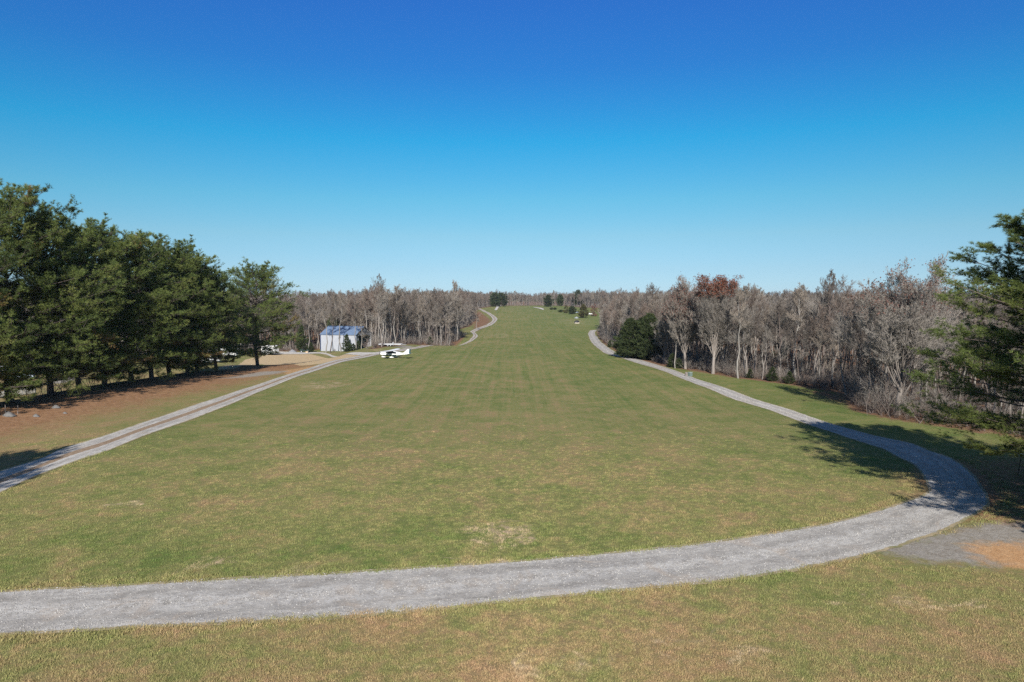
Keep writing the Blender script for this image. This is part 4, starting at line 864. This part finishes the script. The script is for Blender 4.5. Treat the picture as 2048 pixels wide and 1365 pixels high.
# ------------------------------------------------------------------ other things on the field
def wheel(par, x, y, r, w, z=None, rim=True):
    z = r if z is None else z; a = MB(); a.bar((x, y - w / 2, z), (x, y + w / 2, z), r, 16); o = obj('wheel', a, DARK, par)
    if rim:
        s = 1 if y > 0 else -1; b_ = MB(); b_.bar((x, y + s * (w / 2 - .05), z), (x, y + s * (w / 2 + .01), z), r * .55, 12); obj('rim', b_, STEEL, o)
def prism(mb, prof, w, mat=0, inset=0.0):
    P = np.array([[p[0], -w / 2, p[1]] for p in prof]); Q = P.copy(); Q[:, 1] = w / 2; mb.loft([P, Q], mat)
def car(x, y, rz, label, paint, sc=1.0, group='cars parked off the airstrip'):
    t = thing('parked_car', label, 'car', (x, y, hz(x, y)), rz, sc, group)
    b_ = MB(); prism(b_, [(-2.2, .35), (2.2, .35), (2.3, .6), (2.2, .85), (1.1, .98), (-1.6, 1.0), (-2.25, .95), (-2.3, .6)], 1.75); obj('body', b_, paint, t)
    c = MB(); lo, hi = [(-1.75, 1.0), (1.1, .99)], [(-1.2, 1.48), (.35, 1.5)]
    V = [[lo[0][0], -.8, lo[0][1]], [lo[1][0], -.8, lo[1][1]], [lo[1][0], .8, lo[1][1]], [lo[0][0], .8, lo[0][1]], [hi[0][0], -.66, hi[0][1]], [hi[1][0], -.66, hi[1][1]], [hi[1][0], .66, hi[1][1]], [hi[0][0], .66, hi[0][1]]]
    c.add(V, [[0, 1, 5, 4], [1, 2, 6, 5], [2, 3, 7, 6], [3, 0, 4, 7]]); obj('window', c, GLASS, t)
    r = MB(); r.box((-.42, 0, 1.51), (1.5, 1.3, .05)); obj('roof', r, paint, t)
    for xx in (-1.4, 1.4):
        for yy in (-.78, .78): wheel(t, xx, yy, .33, .22)
CARW = plain('white_car_paint', (0.78, 0.78, 0.78), 0.3, 0.03); CARB = plain('silver_blue_paint', (0.30, 0.35, 0.42), 0.3, 0.05)
x, y = pix(1178, 630); car(x, y, 0.3, 'white car parked right of the bronze cedar in the far field', CARW, 1.15)
x, y = pix(1155, 627); car(x, y + 4, 1.2, 'grey-blue car half hidden between the two evergreens in the far field', CARB, 1.0)
x, y = pix(8, 751); car(x, y, 0.2, 'pale blue-white car behind the pine row at the left edge', CARW, 1.2)
x, y = pix(43, 758); car(x, y, 0.4, 'silver car behind the pine row above the white picket fence', CARB, 1.0)
def camper(x, y, rz, label, L=7.0, Hh=2.6):
    t = thing('camper_trailer', label, 'trailer', (x, y, hz(x, y)), rz, 1.0, 'white campers behind the pines')
    b_ = MB(); prism(b_, [(-L / 2, .55), (L / 2 - .2, .55), (L / 2, 1.1), (L / 2 - .1, Hh + .15), (L / 2 - .5, Hh + .35), (-L / 2 + .3, Hh + .35), (-L / 2, Hh)], 2.4); obj('body', b_, AWHITE, t)
    for xx in (-L * .3, L * .2):
        w = MB(); w.box((xx, -1.21, 1.95), (1.1, .03, .6)); obj('window', w, GLASS, t)
    d = MB(); d.box((-.1, -1.21, 1.55), (.7, .04, 1.75)); obj('door', d, WHITE, t)
    for yy in (-1.0, 1.0): wheel(t, -.4, yy, .36, .22); wheel(t, -1.2, yy, .36, .22)
    h_ = MB(); h_.bar((L / 2 - .2, -.6, .5), (L / 2 + 1.3, 0, .5), .05); h_.bar((L / 2 - .2, .6, .5), (L / 2 + 1.3, 0, .5), .05); h_.bar((L / 2 + 1.2, 0, 0), (L / 2 + 1.2, 0, .7), .04); obj('hitch', h_, DARK, t)
x, y = pix(537, 711); camper(x, y + 1.5, R_(-14), 'white camper trailer seen under the boughs of the lone pine', 5.2, 2.9)
x, y = pix(410, 728); camper(x, y + 3, R_(60), 'white camper behind the pine trunks, nearer than the long one', 5.5, 3.6)
x, y = pix(445, 716); camper(x, y + 5, R_(-6), 'long white camper half hidden behind the pine row', 6.5, 2.2)
# utility vehicle
def utility_vehicle():
    x, y = pix(610, 705.2); t = thing('utility_vehicle', 'dark green open utility vehicle parked on the gravel at the wood edge', 'vehicle', (x, y, hz(x, y)), R_(8), 1.05)
    gm = plain('dark_green_paint', (0.018, 0.034, 0.026), 0.4); b_ = MB(); prism(b_, [(-1.5, .45), (1.5, .45), (1.6, .8), (.8, 1.05), (.3, .75), (-.5, .75), (-.55, 1.1), (-1.55, 1.1)], 1.5); obj('body', b_, gm, t)
    f = MB()
    for yy in (-.68, .68): f.bar((.75, yy, 1.0), (.35, yy, 1.95), .035); f.bar((-.5, yy, .9), (-.5, yy, 1.95), .035)
    obj('roll_cage', f, DARK, t); r = MB(); r.box((-.08, 0, 1.98), (1.15, 1.5, .06)); obj('roof', r, DARK, t)
    s = MB(); s.box((-.2, 0, .9), (.5, 1.3, .18)); s.box((-.42, 0, 1.2), (.12, 1.3, .55)); obj('seat', s, DARK, t)
    for xx in (-1.05, 1.05):
        for yy in (-.7, .7): wheel(t, xx, yy, .36, .26)
    x2, y2 = pix(614, 706.3); bx = MB(); bx.box((0, 0, .25), (.75, .55, .5)); bx.box((0, 0, .52), (.8, .6, .05)); o = obj('cardboard_box', bx, plain('tan_card', (0.45, 0.33, 0.21)));  o.location = (x2, y2, hz(x2, y2)); tag(o, 'small tan box on the gravel in front of the utility vehicle', 'box')
utility_vehicle()
# gravel heap
def mound(name, label, cat, x, y, r, h_, mat, seed, sq=1.0):
    rg = np.random.default_rng(seed); n, k = 26, 9; mb = MB(); R = []
    for i in range(k):
        u = i / (k - 1); a = np.arange(n) * 2 * np.pi / n; rr = r * (1 - u) * (1 + rg.normal(0, .05, n)); rr = np.maximum(rr, .01)
        R.append(np.stack([rr * np.cos(a), rr * np.sin(a) * sq, np.full(n, h_ * (1 - (1 - u) ** 1.35)) + rg.normal(0, .03, n) - .05], 1))
    mb.loft(R); o = obj(name, mb, mat, None, True); o.location = (x, y, hz(x, y)); tag(o, label, cat)
HEAP = plain('heap_gravel', (0.20, 0.20, 0.205), 0.95, 0.35, 4)
x, y = pix(585, 705.3); mound('gravel_heap', 'small grey gravel heap left of the utility vehicle', 'gravel heap', x, y, 1.7, 1.1, HEAP, 3)
x, y = pix(1153.5, 647.2)
def woodpile():
    t = thing('covered_pile', 'small dark hump with a pale base alone in the brown far grass', 'covered pile', (x, y, hz(x, y)), 0.3, 1.0)
    R = [np.stack([np.full(12, xx), w * np.cos(a), np.maximum(.55, .5 + h_ * np.sin(a))], 1) for a in [np.arange(12) * .5236] for xx, w, h_ in ((-1.5, .5, .6), (-1.0, .95, 1.15), (0, 1.05, 1.4), (1.0, .95, 1.2), (1.5, .5, .7))]
    a = MB(); a.loft(R); obj('cover', a, plain('black_tarp', (0.03, 0.03, 0.035), 0.5), t, True)
    b_ = MB(); b_.box((0, 0, .28), (2.8, 1.7, .55)); obj('base', b_, plain('pale_pallet_wood', (0.5, 0.45, 0.38)), t)
woodpile()
x, y = pix(1153, 637); mound('ash_heap', 'low grey heap left of the foot of the bronze cedar', 'heap', x, y, 1.8, 1.2, STEEL, 5)
# flatbed trailer
def flatbed():
    x, y = pix(781, 693.2); t = thing('flatbed_trailer', 'pale empty flatbed trailer at the wood edge behind the airplane', 'trailer', (x, y, hz(x, y)), R_(-4), 1.0)
    d = MB(); d.box((0, 0, .78), (7.4, 2.2, .16)); obj('deck', d, plain('weathered_deck', (0.52, 0.49, 0.46), 0.8, .2), t)
    r = MB()
    for yy in (-1.14, 1.14): r.box((0, yy, .74), (7.4, .07, .28))
    obj('side_rail', r, WHITE, t)
    for yy in (-1.0, 1.0): wheel(t, -.6, yy, .34, .22); wheel(t, .3, yy, .34, .22)
    h_ = MB(); h_.bar((3.6, -.7, .7), (5.2, 0, .55), .06); h_.bar((3.6, .7, .7), (5.2, 0, .55), .06); obj('hitch', h_, STEEL, t)
    b_ = MB(); b_.box((1.2, -1.3, .95), (.3, .25, .9)); b_.box((1.2, -1.3, 1.42), (.36, .3, .06)); obj('jack_box', b_, WHITE, t)
flatbed()
# utility box and stump by the right road
def utility_box():
    x, y = pix(1380, 753); t = thing('utility_box', 'grey-green utility box in the grass right of the gravel road', 'utility box', (x, y, hz(x, y)), 0.5, 0.72)
    a = MB(); a.box((0, 0, .5), (1.0, .75, 1.0)); obj('cabinet', a, plain('grey_green_paint', (0.12, 0.16, 0.145), .5), t)
    l = MB(); l.add([[-.54, -.42, 1.0], [.54, -.42, 1.0], [.54, .42, 1.0], [-.54, .42, 1.0], [-.5, -.3, 1.14], [.5, -.3, 1.14], [.5, .36, 1.14], [-.5, .36, 1.14]], [[0, 1, 5, 4], [1, 2, 6, 5], [2, 3, 7, 6], [3, 0, 4, 7], [4, 5, 6, 7], [3, 2, 1, 0]]); obj('lid', l, plain('pale_green_paint', (0.20, 0.24, 0.215), .5), t)
    x, y = pix(1373.5, 752.5); s = MB(); rg = np.random.default_rng(2); a = np.arange(12) * .5236
    s.loft([np.stack([r * np.cos(a) * (1 + rg.normal(0, .06, 12)), r * np.sin(a), np.full(12, zz) + (rg.normal(0, .05, 12) if zz > .3 else 0)], 1) for r, zz in ((.5, -.05), (.38, .2), (.34, .65), (.3, .72))]); o = obj('tree_stump', s, BARK_GREY); o.location = (x, y, hz(x, y)); tag(o, 'short pale tree stump left of the grey-green utility box', 'stump')
utility_box()
# leaning sign at the right edge
def sign():
    x, y = pix(2034, 956); t = thing('post_sign', 'small white plate on a thin leaning post in the shade at the right edge', 'sign', (x, y, hz(x, y)), 0.2, 1.0)
    p = MB(); p.bar((0, 0, -.1), (.30, 0, 1.75), .025); obj('post', p, DARK, t)
    b_ = MB(); b_.box((.42, -.02, 1.85), (.75, .03, .28), 0, 0, 0.12); obj('plate', b_, AWHITE, t)
sign()
# picket fence behind the pine row
def picket():
    (x0, y0), (x1, y1) = pix(-40, 803), pix(72, 787); t = thing('picket_fence', 'white picket fence in the grass behind the nearest pines', 'fence', (x0, y0, hz(x0, y0)), math.atan2(y1 - y0, x1 - x0))
    L = math.hypot(x1 - x0, y1 - y0); p = MB()
    for k in range(int(L / .16)): p.box((k * .16, -.05, .55), (.09, .02, 1.05))
    obj('pickets', p, AWHITE, t)
    for zz in (.3, .85): r = MB(); r.box((L / 2, 0, zz), (L, .05, .09)); obj('rail', r, AWHITE, t)
    for k in range(5): q = MB(); q.box((L * k / 4, .06, .6), (.1, .1, 1.2)); obj('post', q, AWHITE, t)
picket()
for k, (px_, py_, lab) in enumerate(((11, 828, 'thin pale fence post leftmost below the pine trunks'), (36, 829, 'thin pale fence post right of the leftmost one below the pines'), (153, 785, 'thin pale post beside a dark pine trunk, mid row'))):
    x, y = pix(px_, py_); p = MB(); p.bar((0, 0, -.1), (.03, 0, 1.05), .035, 6); p.bar((.03, 0, 1.05), (.03, 0, 1.1), .045, 6); o = obj('fence_post', p, BARK_GREY); o.location = (x, y, hz(x, y)); tag(o, lab, 'post', 'thin posts along the pine row')  # grey bark tone puts the missing pine shade into the post colour
ROCKM = plain('grey_rock', (0.13, 0.125, 0.12), 0.9, .3, 3)
for k, (px_, py_, r_, lab) in enumerate(((18, 832, .55, 'large grey rock at the left edge below the pine row'), (72, 833, .32, 'grey rock in the needles under the pine row'), (112, 816, .42, 'pale grey rock beside the cut branch under the pines'), (130, 827, .22, 'small flat rock right of the other rocks under the pines'))):
    x, y = pix(px_, py_); mound('rock', lab, 'rock', x, y, r_ * 1.5, r_, ROCKM, 20 + k, .75)

# ------------------------------------------------------------------ thin winter haze in the far air
HZ = MB(); HZ.box((0, 3000, 7.5), (18000, 16000, 75)); hz_m = bpy.data.materials.new('haze'); hz_m.use_nodes = True
hn = hz_m.node_tree; hn.nodes.remove(hn.nodes['Principled BSDF']); hv = hn.nodes.new('ShaderNodeVolumePrincipled')
hv.inputs['Color'].default_value = (0.72, 0.82, 1.0, 1); hv.inputs['Density'].default_value = 0.00005; hn.links.new(hv.outputs[0], hn.nodes['Material Output'].inputs['Volume'])
hz_o = obj('haze', HZ, hz_m); hz_o['kind'] = 'stuff'
